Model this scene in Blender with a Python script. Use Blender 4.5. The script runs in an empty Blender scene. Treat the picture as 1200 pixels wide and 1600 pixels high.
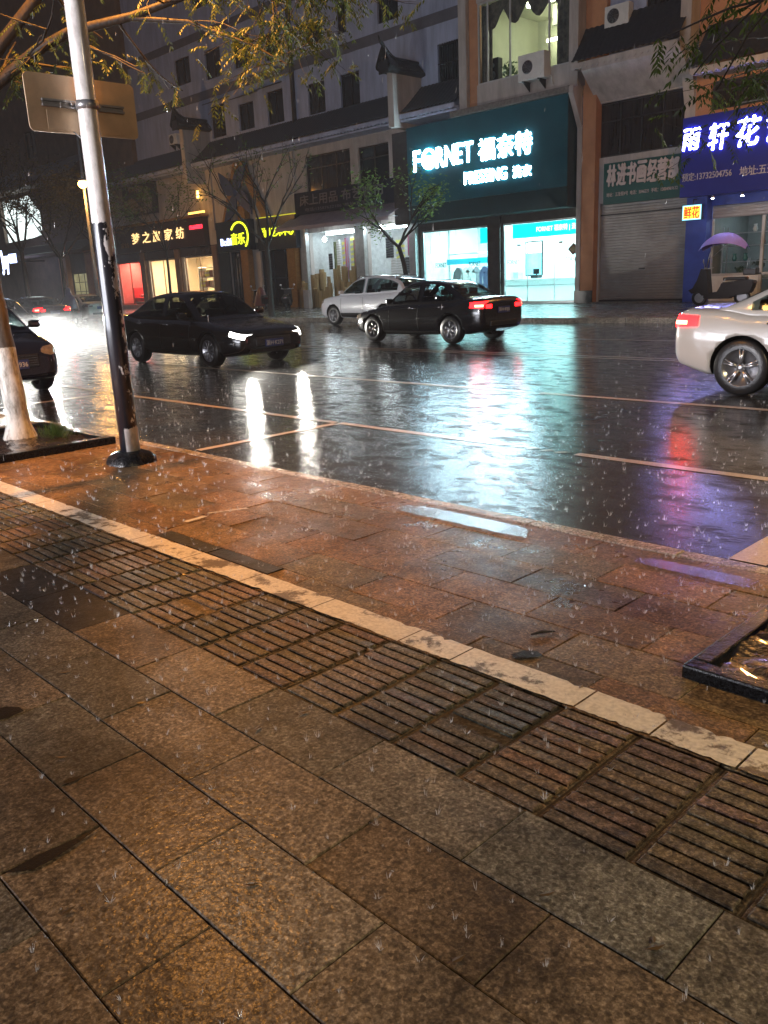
import bpy, bmesh, math, random
from mathutils import Vector, Matrix
random.seed(7)
S = bpy.context.scene
COL = S.collection
PI = math.pi

# ------------------------------------------------------------------ camera
EYE = Vector((0.0, 0.0, 1.5))
F, ROLL = 1315.0, .045                      # focal length in pixels of the 1200 x 1600 frame
D_ = F * F / (304 + ROLL * 1325)
_d1 = Vector((-1325, -304, F)).normalized()  # the street's direction, seen by the camera (x right, y down, z ahead)
_d3 = Vector((ROLL * D_, D_, F)); _d3 = (_d3 - _d1 * _d3.dot(_d1)).normalized()
AX, AZ = -_d1, -_d3
AY = AZ.cross(AX)
def cam2w(v): v = Vector(v); return Vector((AX.dot(v), AY.dot(v), AZ.dot(v)))
cd = bpy.data.cameras.new('camera'); cam = bpy.data.objects.new('camera', cd); COL.objects.link(cam)
_r, _u, _b = cam2w((1, 0, 0)), cam2w((0, -1, 0)), cam2w((0, 0, -1))
cam.matrix_world = Matrix(((_r.x, _u.x, _b.x, EYE.x), (_r.y, _u.y, _b.y, EYE.y), (_r.z, _u.z, _b.z, EYE.z), (0, 0, 0, 1)))
cd.sensor_fit = 'VERTICAL'; cd.sensor_height = 32.0; cd.lens = F / 1600 * 32
cd.clip_start = .05; cd.clip_end = 1500
S.camera = cam
S.render.resolution_x, S.render.resolution_y = 768, 1024

# ------------------------------------------------------------------ night sky, a breath of moonlight behind the cloud, exposure
W_ = bpy.data.worlds.new('World'); S.world = W_; W_.use_nodes = True
_nt = W_.node_tree; _bg = _nt.nodes['Background']
_sky = _nt.nodes.new('ShaderNodeTexSky'); _sky.sky_type = 'NISHITA'; _sky.sun_disc = False
_sky.sun_elevation = math.radians(-3.0); _sky.sun_rotation = math.radians(150)
_cl = _nt.nodes.new('ShaderNodeMixRGB'); _cl.blend_type = 'ADD'; _cl.inputs[0].default_value = 1; _cl.inputs[2].default_value = (.085, .082, .115, 1)   # low cloud that gives back the town's light
_nt.links.new(_sky.outputs[0], _cl.inputs[1]); _nt.links.new(_cl.outputs[0], _bg.inputs[0]); _bg.inputs[1].default_value = .15
_sl = bpy.data.lights.new('moon', 'SUN'); _sl.energy = .012; _sl.angle = math.radians(25); _sl.color = (.75, .82, 1)
_so = bpy.data.objects.new('moon', _sl); COL.objects.link(_so); _so.rotation_euler = (math.radians(38), 0, math.radians(25))
S.view_settings.view_transform = 'Standard'; S.view_settings.look = 'None'; S.view_settings.gamma = 1
S.view_settings.exposure = 1.0
try:
    S.cycles.max_bounces = 7; S.cycles.diffuse_bounces = 2; S.cycles.glossy_bounces = 4; S.cycles.transparent_max_bounces = 10
    S.cycles.sample_clamp_indirect = 60.0; S.cycles.use_denoising = True; S.cycles.caustics_reflective = False
    S.cycles.caustics_refractive = False
except Exception: pass

def ray(u, v): return cam2w((u - 600, v - 800, F))
def at(u, v, y):                             # the point of the plane at depth y across the street seen at a photo position
    r = ray(u, v); return EYE + r * ((y - EYE.y) / r.y)
def gr(u, v, z=0.0):
    r = ray(u, v); return EYE + r * ((z - EYE.z) / r.z)
def box_at(u0, v0, u1, v1, y):               # x0, x1, z0, z1 of an upright rectangle on the plane y
    a, b, c, d = at(u0, v0, y), at(u1, v0, y), at(u0, v1, y), at(u1, v1, y)
    return (a.x + c.x) / 2, (b.x + d.x) / 2, (c.z + d.z) / 2, (a.z + b.z) / 2

# ------------------------------------------------------------------ materials
def newmat(name):
    m = bpy.data.materials.new(name); m.use_nodes = True
    nt = m.node_tree; return m, nt, nt.nodes['Principled BSDF']
def N(nt, t, **kw):
    n = nt.nodes.new('ShaderNode' + t)
    for k, v in kw.items():
        if k.startswith('i_'): n.inputs[k[2:].replace('_', ' ')].default_value = v
        else: setattr(n, k, v)
    return n
def ramp(nt, src, stops):
    r = N(nt, 'ValToRGB'); e = r.color_ramp.elements
    while len(e) < len(stops): e.new(.5)
    for i, (p, c) in enumerate(stops):
        e[i].position = p; e[i].color = (c, c, c, 1) if isinstance(c, (int, float)) else (*c, 1)
    nt.links.new(src, r.inputs[0]); return r
def coords(nt, scale=(1, 1, 1), kind='Object'):
    t = N(nt, 'TexCoord'); mp = N(nt, 'Mapping'); mp.inputs['Scale'].default_value = scale
    nt.links.new(t.outputs[kind], mp.inputs[0]); return mp.outputs[0]
def M(name, c, c2=None, sc=4, rough=.5, metal=0, bump=0, bsc=40, coat=0, spec=.5, stretch=(1, 1, 1), rvar=0):
    m, nt, b = newmat(name); L = nt.links.new
    b.inputs['Roughness'].default_value = rough; b.inputs['Metallic'].default_value = metal
    b.inputs['Coat Weight'].default_value = coat; b.inputs['Coat Roughness'].default_value = .04
    b.inputs['Specular IOR Level'].default_value = spec
    c2 = c2 or tuple(x * .72 for x in c)
    co = coords(nt, stretch)
    n = N(nt, 'TexNoise', i_Scale=sc, i_Detail=6.0, i_Roughness=.62); L(co, n.inputs['Vector'])
    r = ramp(nt, n.outputs[0], [(.33, c2), (.67, c)]); L(r.outputs[0], b.inputs['Base Color'])
    if rvar:
        rr = ramp(nt, n.outputs[0], [(.3, max(.02, rough - rvar)), (.7, rough + rvar)]); L(rr.outputs[0], b.inputs['Roughness'])
    if bump:
        n2 = N(nt, 'TexNoise', i_Scale=bsc, i_Detail=3.0); L(co, n2.inputs['Vector'])
        bp = N(nt, 'Bump', i_Strength=bump, i_Distance=.01); L(n2.outputs[0], bp.inputs['Height']); L(bp.outputs[0], b.inputs['Normal'])
    return m
def EM(name, c, s, vary=0, sc=8):
    m, nt, b = newmat(name); L = nt.links.new
    b.inputs['Base Color'].default_value = (*[x * .5 for x in c], 1); b.inputs['Emission Color'].default_value = (*c, 1)
    b.inputs['Emission Strength'].default_value = s; b.inputs['Roughness'].default_value = .4
    if vary:
        n = N(nt, 'TexNoise', i_Scale=sc, i_Detail=2.0); L(coords(nt), n.inputs['Vector'])
        r = ramp(nt, n.outputs[0], [(.35, s * (1 - vary)), (.65, s)])
        L(r.outputs[0], b.inputs['Emission Strength'])
    return m
def two_sided_ior(nt, fr, ior):
    g = N(nt, 'NewGeometry'); m = N(nt, 'MapRange'); nt.links.new(g.outputs['Backfacing'], m.inputs[0]); m.inputs[3].default_value = ior; m.inputs[4].default_value = 1 / ior; nt.links.new(m.outputs[0], fr.inputs['IOR'])
def thin_glass(name, tint=(.9, .95, .95), gloss=.12, rough=.02):
    m, nt, b = newmat(name); nt.nodes.remove(b); L = nt.links.new
    t = N(nt, 'BsdfTransparent'); t.inputs[0].default_value = (*tint, 1)
    g = N(nt, 'BsdfGlossy'); g.inputs['Roughness'].default_value = rough
    fr = N(nt, 'Fresnel'); two_sided_ior(nt, fr, 1.45); mx = N(nt, 'MixShader')
    L(fr.outputs[0], mx.inputs[0]); L(t.outputs[0], mx.inputs[1]); L(g.outputs[0], mx.inputs[2])
    L(mx.outputs[0], nt.nodes['Material Output'].inputs[0]); return m

def granite(name, dark, mid, light, tile_tint=True, wet=(.24, .48), smooth=0.0):
    """flamed granite under a film of rain: speckle, a tint per slab, patches that hold more water"""
    m, nt, b = newmat(name); L = nt.links.new; co = coords(nt)
    n1 = N(nt, 'TexNoise', i_Scale=78.0, i_Detail=5.0, i_Roughness=.72); L(co, n1.inputs['Vector'])
    n2 = N(nt, 'TexVoronoi', i_Scale=85.0); L(co, n2.inputs['Vector'])
    sp = ramp(nt, n1.outputs[0], [(.30, dark), (.5, mid), (.72, light)])
    vr = ramp(nt, n2.outputs['Color'], [(.18, .42), (.5, 1.0), (.9, 1.5)])
    mu = N(nt, 'MixRGB', blend_type='MULTIPLY'); mu.inputs[0].default_value = .75
    L(sp.outputs[0], mu.inputs[1]); L(vr.outputs[0], mu.inputs[2]); out = mu.outputs[0]
    big = N(nt, 'TexNoise', i_Scale=1.7, i_Detail=5.0, i_Roughness=.65); L(co, big.inputs['Vector'])
    st0 = ramp(nt, big.outputs[0], [(.3, .5), (.62, 1.15)]); mid_ = N(nt, 'TexNoise', i_Scale=19.0, i_Detail=4.0, i_Roughness=.6); L(co, mid_.inputs['Vector']); mr = ramp(nt, mid_.outputs[0], [(.34, .66), (.64, 1.22)])
    st = N(nt, 'MixRGB', blend_type='MULTIPLY'); st.inputs[0].default_value = 1; L(st0.outputs[0], st.inputs[1]); L(mr.outputs[0], st.inputs[2])
    m3 = N(nt, 'MixRGB', blend_type='MULTIPLY'); m3.inputs[0].default_value = 1; L(out, m3.inputs[1]); L(st.outputs[0], m3.inputs[2]); out = m3.outputs[0]
    if tile_tint:
        at_ = N(nt, 'Attribute', attribute_name='slab')
        m4 = N(nt, 'MixRGB', blend_type='MULTIPLY'); m4.inputs[0].default_value = 1; L(out, m4.inputs[1]); L(at_.outputs['Color'], m4.inputs[2]); out = m4.outputs[0]
    # old stains with ragged edges, and trodden gum
    sn = N(nt, 'TexNoise', i_Scale=1.1, i_Detail=9.0, i_Roughness=.7, i_Distortion=.6); L(co, sn.inputs['Vector']); sr = ramp(nt, sn.outputs[0], [(.40, .55), (.47, .95), (.60, 1.0), (.68, 1.18)])
    gm = N(nt, 'TexVoronoi', i_Scale=1.9); L(co, gm.inputs['Vector']); gv = ramp(nt, gm.outputs['Distance'], [(.030, .35), (.042, 1.0)])
    m5 = N(nt, 'MixRGB', blend_type='MULTIPLY'); m5.inputs[0].default_value = 1; L(sr.outputs[0], m5.inputs[1]); L(gv.outputs[0], m5.inputs[2])
    m6 = N(nt, 'MixRGB', blend_type='MULTIPLY'); m6.inputs[0].default_value = 1 if tile_tint else .4; L(out, m6.inputs[1]); L(m5.outputs[0], m6.inputs[2]); out = m6.outputs[0]
    L(out, b.inputs['Base Color'])
    wr = N(nt, 'TexNoise', i_Scale=2.6, i_Detail=4.0, i_Roughness=.6); L(co, wr.inputs['Vector'])
    sy = N(nt, 'SeparateXYZ'); L(co, sy.inputs[0])
    dry = N(nt, 'MapRange'); L(sy.outputs[1], dry.inputs[0]); dry.inputs[1].default_value = 3.3; dry.inputs[2].default_value = 1.5; dry.inputs[3].default_value = 0.0; dry.inputs[4].default_value = .32 if tile_tint else 0.0
    wr2 = N(nt, 'Math', operation='ADD'); L(wr.outputs[0], wr2.inputs[0]); L(dry.outputs[0], wr2.inputs[1])
    rr = ramp(nt, wr2.outputs[0], [(.36, wet[0]), (.64, wet[1]), (.9, .62)])
    L(rr.outputs[0], b.inputs['Roughness'])
    f1 = N(nt, 'TexNoise', i_Scale=150.0, i_Detail=2.0); L(co, f1.inputs['Vector'])
    f2 = N(nt, 'TexNoise', i_Scale=22.0, i_Detail=3.0); b.inputs['Specular IOR Level'].default_value = .2; L(co, f2.inputs['Vector'])
    ad = N(nt, 'Math', operation='MULTIPLY_ADD'); L(f2.outputs[0], ad.inputs[0]); ad.inputs[1].default_value = 1.6; L(f1.outputs[0], ad.inputs[2])
    bp = N(nt, 'Bump', i_Strength=.8, i_Distance=.0022 * (1 - smooth)); L(ad.outputs[0], bp.inputs['Height'])
    L(bp.outputs[0], b.inputs['Normal'])
    b.inputs['Coat IOR'].default_value = 1.33
    cr = ramp(nt, wr2.outputs[0], [(.38, .06), (.62, .2), (.9, .2)]); L(cr.outputs[0], b.inputs['Coat Roughness']); cw = ramp(nt, wr2.outputs[0], [(.34, .40), (.41, .06), (.62, .07), (.72, .20), (.85, .17)]); L(cw.outputs[0], b.inputs['Coat Weight'])
    w1 = N(nt, 'TexNoise', i_Scale=42.0, i_Detail=2.0); L(co, w1.inputs['Vector'])
    b2 = N(nt, 'Bump', i_Strength=.85, i_Distance=.0032); L(w1.outputs[0], b2.inputs['Height']); L(b2.outputs[0], b.inputs['Coat Normal'])
    return m

def wet_asphalt():
    m, nt, b = newmat('wet_asphalt'); L = nt.links.new; co = coords(nt)
    n = N(nt, 'TexNoise', i_Scale=140.0, i_Detail=3.0); L(co, n.inputs['Vector'])
    r = ramp(nt, n.outputs[0], [(.3, (.005, .0045, .004)), (.7, (.020, .017, .015))])
    big = N(nt, 'TexNoise', i_Scale=.9, i_Detail=5.0); L(co, big.inputs['Vector'])
    st = ramp(nt, big.outputs[0], [(.35, .6), (.65, 1.15)])
    mu = N(nt, 'MixRGB', blend_type='MULTIPLY'); mu.inputs[0].default_value = 1; L(r.outputs[0], mu.inputs[1]); L(st.outputs[0], mu.inputs[2])
    L(mu.outputs[0], b.inputs['Base Color'])
    # how deep the water stands: ridges of the asphalt break the mirror in ragged patches
    co2 = coords(nt, (.75, 1.15, 1))
    pat = N(nt, 'TexNoise', i_Scale=4.5, i_Detail=9.0, i_Roughness=.66); L(co2, pat.inputs['Vector'])
    depth = ramp(nt, pat.outputs[0], [(.34, 0.0), (.52, 1.0)])
    # drop rings
    vo = N(nt, 'TexVoronoi', i_Scale=5.0); L(co, vo.inputs['Vector'])
    s = N(nt, 'Math', operation='MULTIPLY'); L(vo.outputs['Distance'], s.inputs[0]); s.inputs[1].default_value = 62.0
    si = N(nt, 'Math', operation='SINE'); L(s.outputs[0], si.inputs[0])
    fo = ramp(nt, vo.outputs['Distance'], [(0, 1.0), (.34, 0.0)])
    ri = N(nt, 'Math', operation='MULTIPLY'); L(si.outputs[0], ri.inputs[0]); L(fo.outputs[0], ri.inputs[1])
    w1 = N(nt, 'TexNoise', i_Scale=55.0, i_Detail=4.0, i_Roughness=.65); L(co, w1.inputs['Vector'])
    co3 = coords(nt, (1.0, 2.2, 1)); w2 = N(nt, 'TexNoise', i_Scale=12.0, i_Detail=3.0); L(co3, w2.inputs['Vector'])
    a1 = N(nt, 'Math', operation='MULTIPLY_ADD'); L(w2.outputs[0], a1.inputs[0]); a1.inputs[1].default_value = .6; L(w1.outputs[0], a1.inputs[2])
    a2 = N(nt, 'Math', operation='MULTIPLY_ADD'); L(ri.outputs[0], a2.inputs[0]); a2.inputs[1].default_value = .12; L(a1.outputs[0], a2.inputs[2])
    bp = N(nt, 'Bump', i_Strength=.9, i_Distance=.0019); L(a2.outputs[0], bp.inputs['Height'])
    L(bp.outputs[0], b.inputs['Coat Normal'])
    bb = N(nt, 'Bump', i_Strength=.8, i_Distance=.004); L(n.outputs[0], bb.inputs['Height']); L(bb.outputs[0], b.inputs['Normal'])
    b.inputs['Roughness'].default_value = .6; b.inputs['Specular IOR Level'].default_value = .1
    b.inputs['Coat IOR'].default_value = 1.38
    cw = ramp(nt, depth.outputs[0], [(0, .25), (1, 1.0)]); L(cw.outputs[0], b.inputs['Coat Weight'])
    cr = ramp(nt, depth.outputs[0], [(0, .16), (1, .035)]); L(cr.outputs[0], b.inputs['Coat Roughness'])
    return m

def worn_paint(name, paint, under, amount=.45, sc=9.0):
    m, nt, b = newmat(name); L = nt.links.new; co = coords(nt)
    n = N(nt, 'TexNoise', i_Scale=sc, i_Detail=9.0, i_Roughness=.72); L(co, n.inputs['Vector'])
    r = ramp(nt, n.outputs[0], [(amount - .03, under), (amount + .03, paint)])
    n2 = N(nt, 'TexNoise', i_Scale=60.0, i_Detail=4.0); L(co, n2.inputs['Vector'])
    sh = ramp(nt, n2.outputs[0], [(.3, .7), (.65, 1.05)])
    mu = N(nt, 'MixRGB', blend_type='MULTIPLY'); mu.inputs[0].default_value = 1; L(r.outputs[0], mu.inputs[1]); L(sh.outputs[0], mu.inputs[2])
    L(mu.outputs[0], b.inputs['Base Color']); b.inputs['Roughness'].default_value = .4
    b.inputs['Coat Weight'].default_value = .7; b.inputs['Coat Roughness'].default_value = .14; b.inputs['Coat IOR'].default_value = 1.33
    bp = N(nt, 'Bump', i_Strength=.5, i_Distance=.003); L(n2.outputs[0], bp.inputs['Height']); L(bp.outputs[0], b.inputs['Normal']); L(bp.outputs[0], b.inputs['Coat Normal'])
    return m

def peeling_post():
    """white lacquer above, flaking black paint below 1.95 m, its edge ragged"""
    m, nt, b = newmat('peeling_post_paint'); L = nt.links.new; co = coords(nt)
    sx = N(nt, 'SeparateXYZ'); L(co, sx.inputs[0])
    n = N(nt, 'TexNoise', i_Scale=15.0, i_Detail=8.0, i_Roughness=.68); L(coords(nt, (1, 1, .45)), n.inputs['Vector'])
    edge = N(nt, 'Math', operation='MULTIPLY_ADD'); L(n.outputs[0], edge.inputs[0]); edge.inputs[1].default_value = .16; L(sx.outputs[2], edge.inputs[2])
    below = N(nt, 'Math', operation='LESS_THAN'); L(edge.outputs[0], below.inputs[0]); below.inputs[1].default_value = 2.14
    # the side of the post away from the road keeps most of its black, the road side has flaked off in the upper part and at the foot
    def math_(op, a, b_, c=None):
        q = N(nt, 'Math', operation=op)
        for i, v in enumerate((a, b_, c)):
            if v is None: continue
            if isinstance(v, (int, float)): q.inputs[i].default_value = v
            else: L(v, q.inputs[i])
        return q.outputs[0]
    side = math_('ADD', sx.outputs[0], sx.outputs[1])                        # -.11 .. .11
    k = math_('MULTIPLY_ADD', side, 2.9, math_('MULTIPLY_ADD', sx.outputs[2], .19, -.19))
    k = math_('ADD', k, math_('MULTIPLY_ADD', n.outputs[0], 2.3, -1.15))
    flake = math_('LESS_THAN', k, .40)
    footw = math_('MULTIPLY', math_('LESS_THAN', edge.outputs[0], .40), math_('GREATER_THAN', side, -.01))
    fac2 = N(nt, 'Math', operation='MULTIPLY'); L(math_('MULTIPLY', below.outputs[0], flake), fac2.inputs[0]); L(math_('SUBTRACT', 1.0, footw), fac2.inputs[1])
    gr_ = ramp(nt, n.outputs[0], [(.35, (.46, .43, .41)), (.6, (.74, .71, .69))])
    mx = N(nt, 'MixRGB'); L(fac2.outputs[0], mx.inputs[0]); L(gr_.outputs[0], mx.inputs[1]); mx.inputs[2].default_value = (.012, .012, .017, 1)
    L(mx.outputs[0], b.inputs['Base Color']); b.inputs['Roughness'].default_value = .3
    b.inputs['Coat Weight'].default_value = .5; b.inputs['Coat Roughness'].default_value = .08
    h = N(nt, 'Math', operation='MULTIPLY_ADD'); L(fac2.outputs[0], h.inputs[0]); h.inputs[1].default_value = .6; L(n.outputs[0], h.inputs[2])
    bp = N(nt, 'Bump', i_Strength=.5, i_Distance=.004); L(h.outputs[0], bp.inputs['Height']); L(bp.outputs[0], b.inputs['Normal'])
    return m

def limewashed_bark():
    m, nt, b = newmat('limewashed_bark'); L = nt.links.new; co = coords(nt)
    sx = N(nt, 'SeparateXYZ'); L(co, sx.inputs[0])
    n = N(nt, 'TexNoise', i_Scale=14.0, i_Detail=7.0, i_Roughness=.7); L(coords(nt, (1, 1, .3)), n.inputs['Vector'])
    e = N(nt, 'Math', operation='MULTIPLY_ADD'); L(n.outputs[0], e.inputs[0]); e.inputs[1].default_value = .1; L(sx.outputs[2], e.inputs[2])
    lt = N(nt, 'Math', operation='LESS_THAN'); L(e.outputs[0], lt.inputs[0]); lt.inputs[1].default_value = 1.0
    bark = ramp(nt, n.outputs[0], [(.35, (.03, .022, .016)), (.65, (.11, .085, .062))])
    lime = ramp(nt, n.outputs[0], [(.36, (.22, .19, .15)), (.55, (.66, .63, .57))])
    mx = N(nt, 'MixRGB'); L(lt.outputs[0], mx.inputs[0]); L(bark.outputs[0], mx.inputs[1]); L(lime.outputs[0], mx.inputs[2])
    L(mx.outputs[0], b.inputs['Base Color']); b.inputs['Roughness'].default_value = .6
    bp = N(nt, 'Bump', i_Strength=.8, i_Distance=.012); L(n.outputs[0], bp.inputs['Height']); L(bp.outputs[0], b.inputs['Normal'])
    return m

def foliage(name, a, c):
    m, nt, b = newmat(name); L = nt.links.new
    at_ = N(nt, 'Attribute', attribute_name='leaf')
    r = ramp(nt, at_.outputs['Fac'], [(0, a), (1, c)]); L(r.outputs[0], b.inputs['Base Color'])
    b.inputs['Roughness'].default_value = .55; b.inputs['Specular IOR Level'].default_value = .3
    tr = N(nt, 'BsdfTranslucent'); L(r.outputs[0], tr.inputs[0]); mx = N(nt, 'MixShader'); mx.inputs[0].default_value = .35
    L(b.outputs[0], mx.inputs[1]); L(tr.outputs[0], mx.inputs[2]); L(mx.outputs[0], nt.nodes['Material Output'].inputs[0])
    return m

# ------------------------------------------------------------------ mesh helpers
class MB:
    def __init__(s): s.bm = bmesh.new(); s.mi = 0
    def box(s, x0, x1, y0, y1, z0, z1, bev=0):
        v = [s.bm.verts.new(p) for p in ((x0, y0, z0), (x1, y0, z0), (x1, y1, z0), (x0, y1, z0), (x0, y0, z1), (x1, y0, z1), (x1, y1, z1), (x0, y1, z1))]
        fs = [s.bm.faces.new([v[i] for i in q]) for q in ((3, 2, 1, 0), (4, 5, 6, 7), (0, 1, 5, 4), (1, 2, 6, 5), (2, 3, 7, 6), (3, 0, 4, 7))]
        for f in fs: f.material_index = s.mi
        if bev:
            es = {e for f in fs for e in f.edges}
            r = bmesh.ops.bevel(s.bm, geom=list(es), offset=bev, segments=2, profile=.6, affect='EDGES')
            for f in r['faces']: f.material_index = s.mi
        return s
    def quad(s, *p):
        f = s.bm.faces.new([s.bm.verts.new(q) for q in p]); f.material_index = s.mi; return f
    def tube(s, pts, rad, n=8, cap=True):
        pts = [Vector(p) for p in pts]; rad = [rad] * len(pts) if isinstance(rad, (int, float)) else rad
        rings = []; t0 = (pts[1] - pts[0]).normalized()
        ref = Vector((0, 0, 1)) if abs(t0.z) < .9 else Vector((1, 0, 0)); a = t0.cross(ref).normalized()
        for i, p in enumerate(pts):
            t = ((pts[min(i + 1, len(pts) - 1)] - pts[max(i - 1, 0)])).normalized()
            a = (a - t * a.dot(t)).normalized(); b_ = t.cross(a)
            rings.append([s.bm.verts.new(p + (a * math.cos(2 * PI * k / n) + b_ * math.sin(2 * PI * k / n)) * rad[i]) for k in range(n)])
        for i in range(len(rings) - 1):
            for k in range(n):
                f = s.bm.faces.new((rings[i][k], rings[i][(k + 1) % n], rings[i + 1][(k + 1) % n], rings[i + 1][k])); f.smooth = True; f.material_index = s.mi
        if cap:
            for q in (rings[0][::-1], rings[-1]):
                f = s.bm.faces.new(q); f.material_index = s.mi
        return s
    def lathe(s, prof, c=(0, 0, 0), axis='Z', n=24, cap=True):
        c = Vector(c); rings = []
        for r, h in prof:
            ring = []
            for k in range(n):
                a = 2 * PI * k / n; p = (r * math.cos(a), r * math.sin(a), h)
                if axis == 'Y': p = (p[0], p[2], p[1])
                elif axis == 'X': p = (p[2], p[0], p[1])
                ring.append(s.bm.verts.new(c + Vector(p)))
            rings.append(ring)
        for i in range(len(rings) - 1):
            for k in range(n):
                f = s.bm.faces.new((rings[i][k], rings[i][(k + 1) % n], rings[i + 1][(k + 1) % n], rings[i + 1][k])); f.smooth = True; f.material_index = s.mi
        for q in ((rings[0], rings[-1]) if cap else ()):
            f = s.bm.faces.new(q); f.material_index = s.mi
        return s
    def prism(s, poly, y0, y1, axis='Y'):
        """a polygon of (x, z) pulled from y0 to y1 (axis X: polygon of (y, z) pulled along x)"""
        mk = (lambda p, h: (p[0], h, p[1])) if axis == 'Y' else ((lambda p, h: (h, p[0], p[1])) if axis == 'X' else (lambda p, h: (p[0], p[1], h)))
        A = [s.bm.verts.new(mk(p, y0)) for p in poly]; B = [s.bm.verts.new(mk(p, y1)) for p in poly]
        n = len(poly); fs = [s.bm.faces.new(A), s.bm.faces.new(B[::-1])]
        for k in range(n): fs.append(s.bm.faces.new((A[k], B[k], B[(k + 1) % n], A[(k + 1) % n])))
        for f in fs: f.material_index = s.mi
        return s
    def sheet(s, rows):
        """a grid of points"""
        V = [[s.bm.verts.new(p) for p in r] for r in rows]
        for i in range(len(V) - 1):
            for k in range(len(V[0]) - 1):
                f = s.bm.faces.new((V[i][k], V[i][k + 1], V[i + 1][k + 1], V[i + 1][k])); f.smooth = True; f.material_index = s.mi
        return s
    def build(s, name, mats, parent=None, normals=True):
        if normals: bmesh.ops.recalc_face_normals(s.bm, faces=s.bm.faces[:])
        me = bpy.data.meshes.new(name); s.bm.to_mesh(me); s.bm.free()
        for m in (mats if isinstance(mats, (list, tuple)) else [mats]): me.materials.append(m)
        o = bpy.data.objects.new(name, me); COL.objects.link(o)
        if parent: o.parent = parent
        return o
def tag(o, label=None, cat=None, group=None, kind=None):
    if label: o['label'] = label
    if cat: o['category'] = cat
    if group: o['group'] = group
    if kind: o['kind'] = kind
    return o
def thing(name, label, cat, loc=(0, 0, 0), rz=0, group=None):
    o = bpy.data.objects.new(name, None); COL.objects.link(o); o.location = loc; o.rotation_euler = (0, 0, rz); o.empty_display_size = .2
    return tag(o, label, cat, group)
def bxp(name, parent, mat, *a, **k): return MB().box(*a, **k).build(name, mat, parent)
def dup(root, loc, rz=None, label=None):
    def cp(o, par):
        c = o.copy(); COL.objects.link(c)
        if par: c.parent = par
        for ch in o.children: cp(ch, c)
        return c
    r = cp(root, None); r.location = loc
    if rz is not None: r.rotation_euler = (0, 0, rz)
    if label: r['label'] = label
    return r
def mesh_from(o):
    dg = bpy.context.evaluated_depsgraph_get(); dg.update()
    return bpy.data.meshes.new_from_object(o.evaluated_get(dg))
def text(name, body, x0, x1, z0, z1, y, mat, parent=None, depth=.03, bold=0.0, shear=0.0, facing=-1):
    """lettering that stands on the plane y and reads from the street; fitted to a rectangle"""
    cu = bpy.data.curves.new('t', 'FONT'); cu.body = body; cu.size = 1; cu.extrude = .5; cu.shear = shear
    cu.resolution_u = 3
    o = bpy.data.objects.new('t', cu); COL.objects.link(o)
    me = mesh_from(o); bpy.data.objects.remove(o); bpy.data.curves.remove(cu)
    xs = [v.co.x for v in me.vertices]; ys = [v.co.y for v in me.vertices]
    if not xs: xs, ys = [0, 1], [0, 1]
    ax, bx_, ay, by = min(xs), max(xs), min(ys), max(ys)
    for v in me.vertices:
        p = v.co
        X = x0 + (p.x - ax) / (bx_ - ax) * (x1 - x0); Z = z0 + (p.y - ay) / (by - ay) * (z1 - z0)
        v.co = (X, y - (p.z + .5) * depth, Z)
    if bold:                                     # a heavier stroke: the outline swept a little each way
        bm = bmesh.new(); src = me; bm.from_mesh(src); e = bold * (z1 - z0) * 1.1
        for k, (dx, dz) in enumerate(((e, 0), (-e, 0), (0, e), (0, -e))):
            m_ = src.copy(); m_.transform(Matrix.Translation((dx, -.0012 * (k + 1), dz))); bm.from_mesh(m_); bpy.data.meshes.remove(m_)
        bm.to_mesh(me); bm.free()
    me.materials.clear(); me.materials.append(mat); me.name = name
    o = bpy.data.objects.new(name, me); COL.objects.link(o)
    if parent: o.parent = parent
    return o
def wall_with_holes(mb, x0, x1, z0, z1, y, holes, th=.25):
    xs = sorted({x0, x1, *[h[0] for h in holes], *[h[1] for h in holes]}); zs = sorted({z0, z1, *[h[2] for h in holes], *[h[3] for h in holes]})
    xs = [x for x in xs if x0 <= x <= x1]; zs = [z for z in zs if z0 <= z <= z1]
    for i in range(len(xs) - 1):
        for k in range(len(zs) - 1):
            cx, cz = (xs[i] + xs[i + 1]) / 2, (zs[k] + zs[k + 1]) / 2
            if any(h[0] < cx < h[1] and h[2] < cz < h[3] for h in holes): continue
            mb.quad((xs[i], y, zs[k]), (xs[i + 1], y, zs[k]), (xs[i + 1], y, zs[k + 1]), (xs[i], y, zs[k + 1]))
    for a, b, c, d in holes:
        mb.quad((a, y, c), (a, y + th, c), (a, y + th, d), (a, y, d)); mb.quad((b, y, c), (b, y, d), (b, y + th, d), (b, y + th, c))
        mb.quad((a, y, d), (a, y + th, d), (b, y + th, d), (b, y, d)); mb.quad((a, y, c), (b, y, c), (b, y + th, c), (a, y + th, c))
    return mb

# ------------------------------------------------------------------ the materials of the place
GRANITE = granite('wet_granite', (.045, .033, .025), (.140, .102, .072), (.36, .285, .22))
GRANITE_T = granite('wet_ribbed_granite', (.030, .023, .017), (.112, .086, .062), (.30, .245, .185), wet=(.16, .45))
DARKSLAB = granite('dark_slab', (.004, .0045, .006), (.012, .015, .019), (.036, .041, .048), wet=(.25, .45))
FARPAVE = granite('far_pavement', (.05, .05, .05), (.13, .125, .12), (.24, .23, .22), tile_tint=False, wet=(.12, .34))
GROUT = M('dark_grout', (.016, .013, .011), rough=.45, bump=.4)
ASPHALT = wet_asphalt()
KERB = granite('kerb_granite', (.12, .10, .085), (.27, .235, .2), (.42, .38, .34), tile_tint=False, wet=(.12, .3))
KERB_DARK = granite('dark_kerb_granite', (.004, .004, .0045), (.009, .009, .010), (.026, .026, .028), tile_tint=False, wet=(.1, .25))
STRIP = worn_paint('worn_white_paint', (.60, .57, .50), (.10, .08, .06), .425, 4.0)
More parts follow.
